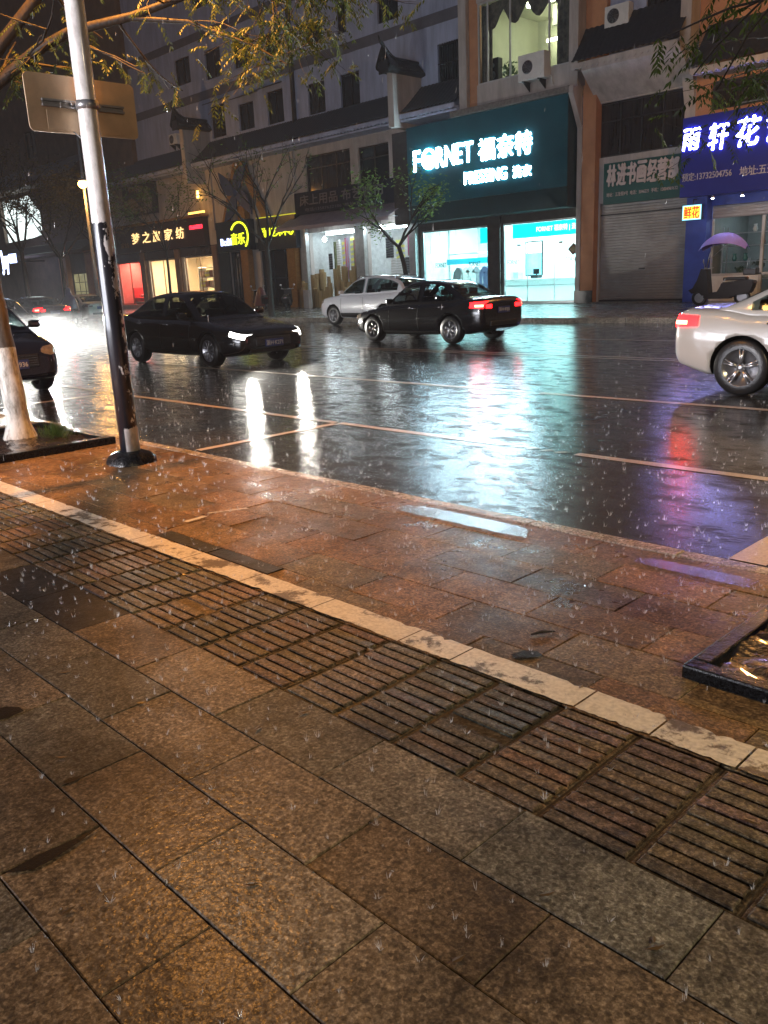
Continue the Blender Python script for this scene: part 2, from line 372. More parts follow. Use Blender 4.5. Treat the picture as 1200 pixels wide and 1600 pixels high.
LINE = worn_paint('worn_road_paint', (.46, .40, .35), (.05, .046, .042), .36, 6.0)
SOIL = M('wet_soil', (.03, .022, .015), (.012, .009, .007), sc=30, rough=.2, bump=1.0, bsc=45, coat=.6)
CONCRETE = M('wet_concrete', (.20, .18, .16), (.10, .09, .08), sc=9, rough=.4, bump=.6, bsc=50, coat=.5)
def ripple_water():
    m, nt, b = newmat('puddle_water'); nt.nodes.remove(b); L = nt.links.new; co = coords(nt)
    n = N(nt, 'TexNoise', i_Scale=62.0, i_Detail=4.0); L(co, n.inputs['Vector']); bp = N(nt, 'Bump', i_Strength=.9, i_Distance=.0024); L(n.outputs[0], bp.inputs['Height'])
    t = N(nt, 'BsdfTransparent'); t.inputs[0].default_value = (.8, .76, .7, 1); g = N(nt, 'BsdfGlossy'); g.inputs['Roughness'].default_value = .03; L(bp.outputs[0], g.inputs['Normal'])
    fr = N(nt, 'Fresnel'); two_sided_ior(nt, fr, 1.5); L(bp.outputs[0], fr.inputs['Normal']); mx = N(nt, 'MixShader')
    L(fr.outputs[0], mx.inputs[0]); L(t.outputs[0], mx.inputs[1]); L(g.outputs[0], mx.inputs[2]); L(mx.outputs[0], nt.nodes['Material Output'].inputs[0]); return m
WATER = ripple_water()

# ------------------------------------------------------------------ ground, road, pavements
tag(bxp('ground', None, GROUT, -400, 300, -300, 400, -1.2, -.3), kind='structure')
RZ = -.04
def road_z(x, y): return RZ
tag(MB().sheet([[(x, y, RZ) for y in (4.16, 8, 12, 16, 20, 22.66)] for x in range(-130, 41, 10)]).build('road', ASPHALT), kind='structure')

def slab_mesh(name, slabs, mat, chamfer=.003):
    """paving slabs (x0, x1, y0, y1, z, tint): each with its own level, lean and shade"""
    V, Fc, C = [], [], []
    for x0, x1, y0, y1, z, tint in slabs:
        i = len(V); tl = [random.uniform(-.0016, .0016) for _ in range(4)]; c = chamfer
        P = ((x0, y0), (x1, y0), (x1, y1), (x0, y1)); Q = ((x0 + c, y0 + c), (x1 - c, y0 + c), (x1 - c, y1 - c), (x0 + c, y1 - c))
        V += [(p[0], p[1], z - .025) for p in P] + [(p[0], p[1], z - c * .7 + t) for p, t in zip(P, tl)] + [(q[0], q[1], z + t) for q, t in zip(Q, tl)]
        for k in range(4):
            j = (k + 1) % 4; Fc += [(i + k, i + j, i + 4 + j, i + 4 + k), (i + 4 + k, i + 4 + j, i + 8 + j, i + 8 + k)]; C += [tint, tint]
        Fc.append((i + 8, i + 9, i + 10, i + 11)); C.append(tint)
    me = bpy.data.meshes.new(name); me.from_pydata(V, [], Fc); me.materials.append(mat)
    at_ = me.color_attributes.new('slab', 'FLOAT_COLOR', 'CORNER')
    for p, c in zip(me.polygons, C):
        for li in p.loop_indices: at_.data[li].color = (*c, 1)
    o = bpy.data.objects.new(name, me); COL.objects.link(o); return o
P0, PY, PX, GAP = .56, .294, .585, .0022
def tint():
    k = random.choice((1, 1.04, 1.10, .93, .82, 1.14, .97, .78)) * random.uniform(.92, 1.08)
    r = random.uniform(-.05, .10) if random.random() < .7 else random.uniform(-.20, -.10); return (k * (1 + r), k, k * (1 - r))
bed_tiles, dark_tiles = [], []
for k in range(-26, 12):
    if k in (4, 5): continue
    y0 = P0 + PY * k; off = (-2.14 if k % 2 == 0 else -1.85) + random.uniform(-.012, .012)
    n0 = int((-46 - off) / PX)
    for j in range(n0, 22):
        x0 = off + j * PX; z = random.uniform(-.0018, .0012)
        if k == 3 and -4.8 < x0 + .2 < -3.55 and x0 + PX < -3.4: dark_tiles.append((x0 + GAP, x0 + PX - GAP, y0 + GAP, y0 + PY - GAP, z, (1, 1, 1.05))); continue
        bed_tiles.append((x0 + GAP, x0 + PX - GAP, y0 + GAP, y0 + PY - GAP, z, tuple(a * q for a, q in zip(tint(), (1.02, .86, .60) if k >= 6 else (.98, 1.03, 1.04)))))       # kerb-side rows: orange lamplight and wet saturation put into the slab tint
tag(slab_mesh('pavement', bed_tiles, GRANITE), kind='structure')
tag(slab_mesh('dark_paving_inlay', dark_tiles + [(-4.70, -4.12, 2.50, 2.614, .0045, (.8, .8, .8)), (-4.11, -3.53, 2.50, 2.612, .0045, (.7, .7, .7))], DARKSLAB), kind='structure')
tag(bxp('pavement_bed', None, GROUT, -130, 14, -9, 4.086, -.28, -.011), kind='structure')
# the guiding strip for blind walkers: 0.295 m blocks of nine ribs that run along the street
rib = []; base = []
y0, y1 = P0 + PY * 4, P0 + PY * 6
for j in range(-140, 14):
    x0 = -2.123 + j * .2945; c = tint(); c = tuple(a * .95 for a in c); zz = random.uniform(-.0015, .001)
    base.append((x0 + .004, x0 + .2905, y0 + .004, y1 - .004, zz - .0075, tuple(a * .72 for a in c)))
    n = 10; pw = (y1 - y0 - .012) / n
    for i in range(n):
        if random.random() < .012: continue
        a = y0 + .006 + i * pw
        rib.append((x0 + .016 + random.uniform(0, .004), x0 + .280 + random.uniform(-.003, .003), a + .0058, a + pw - .0058, zz + .002 + random.uniform(-.001, .001), tuple(q * random.uniform(.9, 1.08) for q in c)))
tag(slab_mesh('tactile_paving_base', base, GRANITE_T), kind='structure')
tag(slab_mesh('tactile_paving', rib, GRANITE_T, chamfer=.0045), kind='structure')
# the painted line beside it, stone by stone, chipped
mb = MB()
x = -60.0; y0 = P0 + PY * 6
while x < 6:
    w = PX * random.choice((1, 1, 1, .5)); w = max(.2, w)
    if True:
        n = 14; top = []; bot = []
        for i in range(n + 1):
            t = x + .004 + (w - .008) * i / n
            bot.append((t, y0 + .004 + max(0, random.gauss(.002, .005)), .0055)); top.append((t, y0 + .160 + random.gauss(0, .0016) - (random.random() < .05) * random.uniform(.008, .025), .0055))
        mb.sheet([bot, top]); 
    x += w
strip = mb.build('painted_strip', STRIP); strip['kind'] = 'structure'
# kerb stones between pavement and road, far kerb and pavement
mb = MB(); x = -110
while x < 12:
    w = random.choice((.98, 1.0, 1.0, .75)); mb.box(x + .003, x + w - .003, 4.093, 4.20, -.2, .003 + random.uniform(-.003, .003), .008); x += w
tag(mb.build('near_kerb', KERB), kind='structure')
mb = MB(); x = -120
while x < 12:
    mb.box(x + .004, x + .996, 22.6, 22.78, -.2, .115 + random.uniform(-.003, .003), .012); x += 1.0
tag(mb.build('far_kerb', KERB), kind='structure')
def far_z(y): return .11 + (y - 22.78) / (31.6 - 22.78) * .09
fp = []
mb = MB()
for j in range(-118, 10):
    for i in range(15):
        a, b_ = 22.785 + i * .6, 22.785 + (i + 1) * .6 - .008
        zz = random.uniform(-.002, .002); mb.quad((j + .004, a, far_z(a) + zz), (j + .996, a, far_z(a) + zz), (j + .996, b_, far_z(b_) + zz), (j + .004, b_, far_z(b_) + zz))
tag(mb.build('far_pavement', FARPAVE), kind='structure')
tag(bxp('far_pavement_bed', None, GROUT, -125, 14, 22.79, 60, -.25, .085), kind='structure')
# road paint
mb = MB(); Zm = RZ + .004
def line(x0, x1, y, w=.1): 
    n = max(2, int(abs(x1 - x0) / .25)); mb.sheet([[(x0 + (x1 - x0) * i / n, y + s * w / 2 + random.gauss(0, .003), Zm) for i in range(n + 1)] for s in (-1, 1)])
def cross(x, y0, y1, w=.1):
    n = 10; mb.sheet([[(x + s * w / 2 + random.gauss(0, .003), y0 + (y1 - y0) * i / n, Zm) for i in range(n + 1)] for s in (-1, 1)])
line(-7.1, -4.9, 6.19); line(-12.4, -7.16, 6.19); line(-4.0, 1.3, 6.19, .11); line(-24, -12.5, 6.25); line(-60, -25, 6.25)
for i in range(5): mb.quad((-4.85 + i * .16, 6.15, Zm), (-4.80 + i * .16, 6.15, Zm), (-4.72 + i * .16, 6.23, Zm), (-4.78 + i * .16, 6.23, Zm))
for x in (-7.12, -12.5, -17.9, -23.3, -28.7): cross(x, 4.35, 6.13)
cross(-1.72, 4.32, 6.12, .2)
for x in (-6.55, -18, -30, -42, -54): line(x - 9.8 if x < -7 else x, x if x < -7 else 4, 9.25, .12)
line(-16.8, -6.8, 9.25, .12)
line(-70, 12, 13.5, .12); line(-70, 12, 13.78, .12)
for x in range(-66, 6, 9): line(x, x + 5.5, 17.2, .1)
tag(mb.build('road_markings', LINE), kind='structure')
mb = MB(); mb.quad((-4.885, 3.0, .0042), (-4.855, 3.0, .0042), (-4.74, 3.25, .0042), (-4.775, 3.25, .0042)); mb.quad((-4.83, 2.78, .0042), (-4.79, 2.79, .0042), (-4.80, 2.95, .0042), (-4.84, 2.94, .0042))
tag(mb.build('pavement_paint_fleck', STRIP), kind='structure')
# slabs that have lost an edge: dark wet mortar shows
def chip(*uv):
    mb = MB(); vs = []
    for u, v in uv: p = gr(u, v, .0048); vs.append(mb.bm.verts.new((p.x + random.uniform(-.002, .002), p.y + random.uniform(-.002, .002), .0048)))
    mb.bm.faces.new(vs); return tag(mb.build('slab_chip', DARKSLAB), kind='structure')
chip((5, 1363), (30, 1352), (62, 1334), (100, 1318), (156, 1291), (120, 1318), (84, 1342), (52, 1358), (22, 1362)); chip((-12, 1108), (10, 1104), (30, 1105), (38, 1110), (20, 1118), (2, 1124), (-12, 1128)); chip((96, 1222), (108, 1216), (128, 1211), (124, 1217), (106, 1225)); chip((798, 1022), (818, 1016), (840, 1018), (848, 1024), (828, 1028), (806, 1029))
# standing water in the low slabs by the kerb
def puddle(cx, cy, lx, ly, sq=.30, n=90):
    mb = MB(); vs = []
    for k in range(n):
        a = 2 * PI * k / n; c, s_ = math.cos(a), math.sin(a); rr = 1 + .06 * math.sin(3 * a + cx) + .05 * math.sin(7 * a + cy) + random.uniform(-.09, .06)
        e = lambda q: math.copysign(abs(q) ** sq, q)
        yy = ly * e(s_) * (rr * .5 + .5); vs.append(mb.bm.verts.new((cx + lx * e(c) * rr, cy + yy, .0085 - .038 * yy)))       # the gutter slabs fall towards the road
    mb.bm.faces.new(vs); return mb.build('puddle', WATER)
for i, a in enumerate(((-3.36, 3.92, .52, .10), (-1.80, 3.90, .30, .07))): tag(puddle(*a), kind='structure')

# ------------------------------------------------------------------ the row of buildings across the street
PLASTER = M('grey_white_plaster', (.42, .46, .62), (.28, .31, .42), sc=2.2, stretch=(1.3, 1, .22), rough=.75, bump=.3, bsc=30)
CREAM = M('cream_plaster', (.50, .46, .44), (.33, .30, .28), sc=2.4, stretch=(1.3, 1, .25), rough=.7, bump=.3, bsc=30)
ORANGE = M('orange_plaster', (.52, .25, .12), (.40, .18, .085), sc=1.5, rough=.65, bump=.3, bsc=30)
BROWN = M('brown_plaster', (.17, .115, .085), (.11, .075, .055), sc=1.2, rough=.75, bump=.3, bsc=30)
BANDM = M('grey_band_paint', (.135, .13, .155), (.10, .10, .12), sc=2, rough=.6)
TILE = M('dark_roof_tile', (.028, .027, .029), (.014, .014, .015), sc=9, rough=.34, bump=.3, coat=.5)
FRAME_D = M('dark_window_frame', (.030, .026, .026), rough=.4)
FRAME_W = M('pale_window_frame', (.5, .5, .5), (.4, .4, .4), rough=.35)
STEEL = M('brushed_steel', (.5, .5, .52), (.4, .4, .42), sc=20, rough=.3, metal=.9)
PANE = M('dark_window_glass', (.012, .012, .014), (.006, .006, .007), sc=.7, rough=.06, spec=.7)
PANE2 = M('curtained_window_glass', (.035, .030, .028), (.014, .012, .012), sc=2.5, rough=.09, spec=.6, stretch=(4, 1, .3))
CLEAR = thin_glass('clear_glass')
STONE_D = M('dark_stone_cladding', (.055, .045, .04), (.035, .03, .027), sc=4, rough=.25, coat=.5)
BLACK = M('black_plastic', (.012, .012, .013), rough=.35)
WHITE = M('white_enamel', (.72, .72, .70), (.6, .6, .58), sc=3, rough=.3)
W0 = 31.2
Z0 = far_z(W0)

def window(par, r, y, nx=2, nz=1, fm=FRAME_D, pm=PANE, th=.06, sill=False, bars=False, transom=None):
    x0, x1, z0, z1 = r; mb = MB(); y0, y1 = y + .06, y + .13
    mb.box(x0, x0 + th, y0, y1, z0, z1); mb.box(x1 - th, x1, y0, y1, z0, z1)
    mb.box(x0 + th, x1 - th, y0, y1, z1 - th, z1); mb.box(x0 + th, x1 - th, y0, y1, z0, z0 + th)
    for i in range(1, nx): c = x0 + (x1 - x0) * i / nx; mb.box(c - th * .4, c + th * .4, y0 + .005, y1 - .005, z0 + th, z1 - th)
    for i in range(1, nz): c = z0 + (z1 - z0) * i / nz; mb.box(x0 + th, x1 - th, y0 + .01, y1 - .01, c - th * .4, c + th * .4)
    if transom: c = z0 + (z1 - z0) * transom; mb.box(x0 + th, x1 - th, y0 + .012, y1 - .012, c - th * .4, c + th * .4)
    if bars:
        n = int((x1 - x0) / .14)
        for i in range(1, n): c = x0 + (x1 - x0) * i / n; mb.box(c - .012, c + .012, y - .05, y - .03, z0, z1)
        for q in (.02, .5, .97): mb.box(x0, x1, y - .055, y - .03, z0 + (z1 - z0) * q - .015, z0 + (z1 - z0) * q + .015)
    f = mb.build('window', fm, par)
    g = MB(); g.quad((x0 + .01, y1 - .025, z0 + .01), (x1 - .01, y1 - .025, z0 + .01), (x1 - .01, y1 - .025, z1 - .01), (x0 + .01, y1 - .025, z1 - .01)); g.build('pane', pm, f)
    if sill: bxp('sill', f, PLASTER, x0 - .08, x1 + .08, y - .09, y + .05, z0 - .09, z0 - .003)
    return f
def tiled_eave(par, x0, x1, yf, zf, yb, zb, lip=.20, soffit=PLASTER):
    mb = MB(); n = max(4, int((x1 - x0) / .045)); rows = []; K = 9
    for k in range(K * 2):
        kk = k // 2; t = (kk + (k % 2)) / K; step = .022 if k % 2 == 0 else 0.0
        y = yf + (yb - yf) * t; z = zf + (zb - zf) * (t ** 1.12) + step
        rows.append([(x0 + (x1 - x0) * i / n, y, z + .032 * abs(math.cos(PI * i * (x1 - x0) / n / .24))) for i in range(n + 1)])
    mb.sheet(rows); e = mb.build('tiled_eave', TILE, par)
    mb = MB(); m_ = int((x1 - x0) / .24)
    mb.box(x0, x1, yf + .03, yf + .10, zf - lip, zf - .012)
    for i in range(m_):
        c = x0 + (i + .5) * (x1 - x0) / m_; mb.prism([(c - .09, zf - lip + .03), (c, zf - lip - .07), (c + .09, zf - lip + .03)], yf + .005, yf + .028)
    mb.box(x0, x1, yf + .10, yb, zf - lip + .02, zf - lip + .1)
    mb.build('eave_fascia', soffit, e)
    return e
def horse_head_wall(par, x, yf, yb, z0, z1):
    """the stepped gable end with its tiled cap and the upturned tip over the street"""
    g = bxp('gable_wall', par, CREAM, x - .18, x + .18, yf, yb, z0, z1)
    mb = MB(); n = 10
    for s in (-1, 1):
        rows = []
        for i in range(n + 1):
            t = i / n; y = yf - .42 + (yb - yf + .5) * t; up = .85 * max(0, .34 - t) ** 1.6 / .34 ** 1.6 * .62
            rows.append([(x + s * .02, y, z1 + .55 + up), (x + s * .2, y, z1 + .36 + up * .8), (x + s * .46, y, z1 + .10 + up * .35), (x + s * .46, y, z1 + .0 + up * .3), (x + s * .18, y, z1 - .06)])
        mb.sheet(rows)
    pts = [(x, yf - .42 - .0 + (yb - yf + .5) * i / 12, z1 + .60 + .85 * max(0, .34 - i / 12) ** 1.6 / .34 ** 1.6 * .62) for i in range(13)]
    pts = [(x, yf - .62, z1 + 1.42), (x, yf - .56, z1 + 1.24)] + pts
    mb.tube(pts, [.03, .055] + [.085] * 13, 8); mb.box(x - .3, x + .3, yf - .40, yf - .34, z1 - .1, z1 + .42)
    for i in range(14):
        y = yf - .3 + (yb - yf + .3) * i / 14
        for s in (-1, 1): mb.tube([(x + s * .04, y, z1 + .57), (x + s * .47, y, z1 + .13)], .045, 6)
    mb.build('gable_cap', TILE, g); return g
def wallslab(par, name, mat, x0, x1, z0, z1, y, holes, back=None):
    o = wall_with_holes(MB(), x0, x1, z0, z1, y, holes).build(name, mat, par, normals=False); return o
def roof_box(par, x0, x1, y0, y1, z0, z1, mat=BROWN, name='upper_body'):
    return bxp(name, par, mat, x0, x1, y0, y1, z0, z1)

def ac_unit(cx, y, cz, label, w=.86, h=.62, d=.34):
    t = thing('air_conditioner', label, 'air conditioner', (cx, y, cz))
    bxp('casing', t, WHITE, -w / 2, w / 2, -d, 0, 0, h, .02)
    mb = MB(); mb.lathe([(.245, -d - .012), (.25, -d - .004), (.05, -d - .002)], (-w * .14, 0, h * .5), 'Y', 28)
    mb.build('fan_opening', BLACK, t)
    mb = MB()
    for r in (.08, .13, .18, .23): 
        ring = [(-w * .14 + r * math.cos(2 * PI * k / 24), -d - .02, h * .5 + r * math.sin(2 * PI * k / 24)) for k in range(25)]; mb.tube(ring, .006, 5, False)
    for k in range(8): a = PI * k / 4; mb.tube([(-w * .14, -d - .02, h * .5), (-w * .14 + .24 * math.cos(a), -d - .02, h * .5 + .24 * math.sin(a))], .005, 4)
    mb.build('fan_grille', STEEL, t)
    mb = MB()
    for s in (-.3, .3): mb.box(s * w - .02, s * w + .02, -d - .06, .02, -.05, -.003); mb.prism([(-d, -.05), (0, -.05), (0, -.34)], s * w - .02, s * w + .02, 'X')
    mb.build('bracket', BLACK, t)
    MB().tube([(w / 2 - .05, -.1, .1), (w / 2 + .08, -.05, .05), (w / 2 + .1, .0, -.25)], .025, 6).build('hose', WHITE, t)
    return t

# ---- right: the flower shop
b = thing('flower_shop', 'orange plastered building with a blue shopfront and a half-raised roller shutter', 'building')
xl = at(1075, 400, W0).x; xr = -6.0
BLUE = M('blue_painted_wall', (.035, .075, .42), (.025, .05, .30), sc=2, rough=.45, bump=.2)
SLATS = M('shutter_steel', (.36, .335, .325), (.25, .23, .22), sc=1.1, rough=.38, metal=.35)
sx0, sx1, sz0, sz1 = box_at(1108, 316, 1240, 476, W0)
sz0 = Z0; fl_w = box_at(1112, 340, 1186, 428, W0)
wallslab(b, 'wall', BLUE, xl, xr, Z0 - .05, sz1 + .65, W0, [(sx0, xr - .6, Z0, sz1)])
wx = box_at(1112, 112, 1290, 158, W0); e1 = box_at(1075, 88, 1200, 96, W0)
wallslab(b, 'upper_wall', ORANGE, xl, xr, sz1 + .65, 14.5, W0, [(wx[0], xr - .7, wx[2], wx[3]), (-14.0, -12.4, 10.35, 11.9)])
window(b, (wx[0], xr - .7, wx[2], wx[3]), W0 + .05, 5, 1, transom=.7, pm=PANE2)
window(b, (-14.0, -12.4, 10.35, 11.9), W0 + .05, 3, 1, bars=True, pm=PANE2)
tiled_eave(b, xl + .35, xr, 29.9, e1[2] - .25, W0 - .02, e1[2] + 1.25, soffit=CREAM)
roof_box(b, xl + .02, xr, W0 + .3, 42, 12, 14.4)
pr_ = box_at(1075, 470, 1106, 300, W0); bxp('blue_pilaster', b, BLUE, xl + .03, sx0 - .01, W0 - .35, W0 - .004, Z0, sz1 + .6)
def corrugated(x0, x1, z0, z1, y, pitch=.105, amp=.022):
    mb = MB(); n = int((z1 - z0) / (pitch / 4)); rows = []
    for i in range(n + 1):
        z = z0 + (z1 - z0) * i / n; d = amp * abs(math.sin(PI * i / 4)); rows.append([(x0, y - d, z), (x1, y - d, z)])
    return mb.sheet(rows)
corrugated(sx0 + .02, xr - .62, fl_w[3] + .03, sz1 + .0, W0 + .1).build('raised_shutter', SLATS, b)
mb = MB()
for x in (fl_w[0] - .12, fl_w[1] + .0, fl_w[1] + 2.4): mb.box(x, x + .1, W0 + .12, W0 + .2, Z0, fl_w[3] + .02)
mb.box(fl_w[0] - .02, xr - .7, W0 + .12, W0 + .2, fl_w[2] - .05, fl_w[2] + .03); f_ = mb.build('shop_window', FRAME_W, b)
bxp('window_panel', f_, WHITE, fl_w[0] - .02, fl_w[1] - .002, W0 + .13, W0 + .19, Z0, fl_w[2] - .055)
g = MB(); g.quad((fl_w[0] - .02, W0 + .16, fl_w[2] + .03), (xr - .7, W0 + .16, fl_w[2] + .03), (xr - .7, W0 + .16, fl_w[3] + .02), (fl_w[0] - .02, W0 + .16, fl_w[3] + .02)); g.build('pane', CLEAR, f_)
ROOMG = M('shop_room_grey', (.22, .24, .24), (.15, .17, .17), sc=1.5, rough=.6)
def room(par, x0, x1, y0, y1, z0, z1, wall, floor=None, name='interior'):
    mb = MB(); mb.quad((x0, y1, z0), (x1, y1, z0), (x1, y1, z1), (x0, y1, z1)); mb.quad((x0, y0, z0), (x0, y1, z0), (x0, y1, z1), (x0, y0, z1)); mb.quad((x1, y0, z0), (x1, y0, z1), (x1, y1, z1), (x1, y1, z0)); mb.quad((x0, y0, z1), (x0, y1, z1), (x1, y1, z1), (x1, y0, z1))
    mb.quad((x0, y0, z0), (x1, y0, z0), (x1, y1, z0), (x0, y1, z0)); return mb.build(name, wall, par)
room(b, sx0 + .01, xr - .61, W0 + .26, W0 + 3.2, Z0 + .01, sz1 - .02, ROOMG)
L_COOL = EM('cool_tube_lamp', (.80, .95, 1.0), 12)
bxp('ceiling_lamp', b, L_COOL, sx0 + .8, sx0 + 2.2, W0 + 1.2, W0 + 1.45, sz1 - .12, sz1 - .05)
# flowers on stands behind its glass
def plant_pot(x, y, z, label, c, n=40, r=.22, h=.45):
    t = thing('potted_flowers', label, 'plant', (x, y, z), group='plants inside the flower shop')
    MB().lathe([(.08, 0), (.12, .2), (.13, .21), (.02, .2)], n=14).build('pot', M('pot_glaze', (.2, .16, .14), rough=.3), t)
    mb = MB()
    for _ in range(n):
        a, rr, hh = random.uniform(0, 6.3), random.uniform(.02, r), random.uniform(.25, h); p = Vector((math.cos(a) * rr, math.sin(a) * rr, hh)); s_ = random.uniform(.04, .09)
        d = Vector((random.gauss(0, 1), random.gauss(0, 1), random.gauss(0, 1))).normalized(); e_ = d.orthogonal().normalized()
        mb.quad(p - d * s_, p + e_ * s_ * .5, p + d * s_, p - e_ * s_ * .5)
    mb.build('foliage', M('flower_leaf', c, rough=.5), t); return t
for i, (dx, z, c, lb) in enumerate(((.5, .75, (.04, .09, .05), 'dark green potted plant low in the flower shop window'), (1.15, .95, (.1, .13, .09), 'pale leafy bunch of flowers in the middle of the flower shop window'), (1.75, .8, (.16, .2, .06), 'yellow green potted flowers at the far end of the flower shop window'))):
    plant_pot(sx0 + .35 + dx, W0 + .8, Z0 + z, lb, c)
t = thing('flower_rack', 'pale metal rack of shelves holding pots in the flower shop', 'rack', (sx0 + 1.6, W0 + .8, Z0))
for i, z in enumerate((.72, 1.35, 1.9, 2.35)): bxp('shelf', t, STEEL, -1.4, 1.3, -.22, .22, z, z + .03)
for x in (-1.38, 1.28):
    for y in (-.2, .2): bxp('post', t, STEEL, x - .02, x + .02, y - .02, y + .02, 0, 2.6)
for i, (x, z) in enumerate(((-1, 1.38), (-.6, 1.38), (.0, 1.93), (.5, 1.93), (.9, 1.38), (-.3, 2.38), (.4, 2.38), (-.9, 1.93), (.9, 2.38))):
    v = tag(MB().lathe([(.05, 0), (.09, .1), (.05, .22), (.07, .27), (.02, .26)], n=14).build('vase', random.choice((WHITE, M('amber_glass', (.4, .15, .06), rough=.15), M('teal_glaze', (.05, .2, .2), rough=.2)))), 'small vase standing on the flower shop rack', 'vase', 'vases on the flower shop rack'); v.location = (sx0 + 1.6 + x, W0 + .8, Z0 + z)

# its blue sign
SIGN_BLUE = M('blue_sign_panel', (.020, .030, .30), (.015, .02, .24), sc=1, rough=.3)
r = box_at(1065, 167, 1290, 298, 30.4)
t = thing('shop_sign', 'large deep blue sign with white glowing handwritten characters above the flower shop', 'sign', ((r[0] + r[1]) / 2, 30.4, r[2]))
ox, oz = t.location.x, t.location.z
bxp('sign_board', t, SIGN_BLUE, r[0] - ox, -6.2 - ox, 0, .75, 0, r[3] - oz, .02)
GLOW_V = EM('violet_white_letters', (.38, .38, 1.0), 21)
PALE_V = M('pale_letters', (.55, .53, .62), rough=.5)
for ch, u0, v0, u1, v1 in (('雨', 1067, 201, 1094, 234), ('轩', 1107, 192, 1137, 233), ('花', 1150, 182, 1187, 227), ('艺', 1198, 178, 1232, 220)):
    q = box_at(u0, v0, u1, v1, 30.36); text('letter', ch, q[0] - ox, q[1] - ox, q[2] - oz, q[3] - oz, -.003, GLOW_V, t, .022, .014, .12)
q = box_at(1066, 268, 1143, 279, 30.38); text('phone_line', '预定:13732504756', q[0] - ox, q[1] - ox, q[2] - oz - .02, q[3] - oz + .02, -.012, PALE_V, t, .012, .012)
q = box_at(1156, 258, 1225, 270, 30.38); text('address_line', '地址:五圣街', q[0] - ox, q[1] - ox, q[2] - oz - .03, q[3] - oz + .03, -.012, PALE_V, t, .012, .012)
for u in (1112, 1158, 1206):
    p = at(u, 295, 30.3); s_ = thing('sign_spotlight', 'small bright spotlight under the blue flower shop sign', 'spotlight', (p.x, 30.42, r[2] - .02), group='spotlights under the blue sign')
    MB().lathe([(.045, -.0), (.06, -.10), (.05, -.11), (.02, -.10)], n=14).build('lamp_housing', STEEL, s_)
    MB().lathe([(.048, -.112), (.046, -.118), (.01, -.12)], n=14).build('lens', EM('spot_lens', (.85, .88, 1), 60), s_)
# the small running LED sign on the pier
q = box_at(1066, 320, 1096, 344, 30.5)
t = thing('led_sign', 'small orange and red LED sign with a blue green rim beside the blue shopfront', 'sign', ((q[0] + q[1]) / 2, 30.5, q[2])); ox, oz = t.location.x, q[2]
w, h = (q[1] - q[0]) / 2, q[3] - q[2]
bxp('casing', t, BLACK, -w, w, .0, .12, 0, h, .01)
bxp('rim', t, EM('led_rim', (.25, .75, .9), 1), -w + .01, w - .01, -.006, -.001, .01, h - .01)
bxp('screen', t, EM('led_yellow', (1, .50, .03), 1.6), -w + .05, w - .05, -.012, -.007, .05, h - .05)
text('led_text', '鲜花', -w + .08, w - .08, .06, h - .06, -.013, EM('led_red', (1, .02, .01), 1.0), t, .006, .02)
MB().tube([(0, .06, h), (0, .1, h + .18), (0, .7, h + .2)], .018, 6).build('bracket', BLACK, t)

# ---- the shuttered art dealer's
b = thing('shuttered_shop', 'orange and cream building with a closed grey roller shutter under a green sign', 'building')
xa, xb_ = at(910, 400, W0).x, xl
sh = box_at(936, 312, 1074, 474, W0); wn = box_at(936, 150, 1069, 238, W0)
wallslab(b, 'wall', CREAM, sh[0] - .08, xb_, Z0 - .05, wn[3] + .45, W0, [(sh[0], sh[1] - .02, Z0, sh[3]), (wn[0], wn[1], wn[2], wn[3])])
corrugated(sh[0] + .02, sh[1] - .04, Z0 + .1, sh[3] - .02, W0 + .12).build('roller_shutter', SLATS, b)
mb = MB(); mb.box(sh[0], sh[1] - .02, W0 + .06, W0 + .16, Z0 + .0, Z0 + .1); mb.box((sh[0] + sh[1]) / 2 - .12, (sh[0] + sh[1]) / 2 + .12, W0 + .04, W0 + .08, 1.45, 1.5); mb.box(sh[0], sh[1] - .02, W0 + .06, W0 + .1, 3.55, 3.60)
mb.build('shutter_rail', FRAME_D, b)
window(b, wn, W0 + .04, 4, 1, transom=.66, pm=PANE2)
bxp('step', b, CONCRETE, sh[0] - .1, xb_, W0 - .5, W0 - .005, Z0 - .2, Z0 + .04)
mb = MB(); mb.box(xa + .1, sh[0] - .09, W0 - .30, W0 + .3, Z0, 8.4); p_ = mb.build('orange_pier', ORANGE, b)
mb = MB(); mb.box(xa - .12, xa + .09, W0 - .34, W0 + .2, Z0, 7.0); mb.prism([(W0 - .34, 7.0), (W0 - .34, 6.9), (W0 - 1.0, 8.1), (W0 - 1.0, 8.35), (W0 - .34, 8.35)], xa - .12, xa + .09, 'X'); mb.build('white_trim', CREAM, b)
bxp('pier_plinth', b, STONE_D, xa - .14, sh[0] - .08, W0 - .36, W0 - .31, Z0, Z0 + .5)
ev = box_at(897, 113, 1052, 90, 30.0)
tiled_eave(b, xa + .1, xb_ - .2, 30.0, ev[2] + .2, W0 - .03, ev[2] + 1.75, soffit=CREAM)
mb = MB(); mb.prism([(30.05, ev[2] + .0), (30.05, ev[2] - .12), (W0 - .01, wn[3] + .05), (W0 - .01, wn[3] + .5)], wn[0] - .1, xb_ - .1, 'X'); mb.build('sloped_soffit', CREAM, b)
mb = MB(); mb.box(xa + .1, xa + 1.0, W0 - .2, W0 + .2, 8.4, 14.5); mb.build('upper_pier', ORANGE, b)
wallslab(b, 'upper_wall', PLASTER, xa + 1.0, xb_, wn[3] + .45, 14.5, W0 + .02, [(-17.55, -16.2, 10.55, 12.4)])
window(b, (-17.55, -16.2, 10.55, 12.4), W0 + .06, 3, 1, bars=True, pm=PANE2)
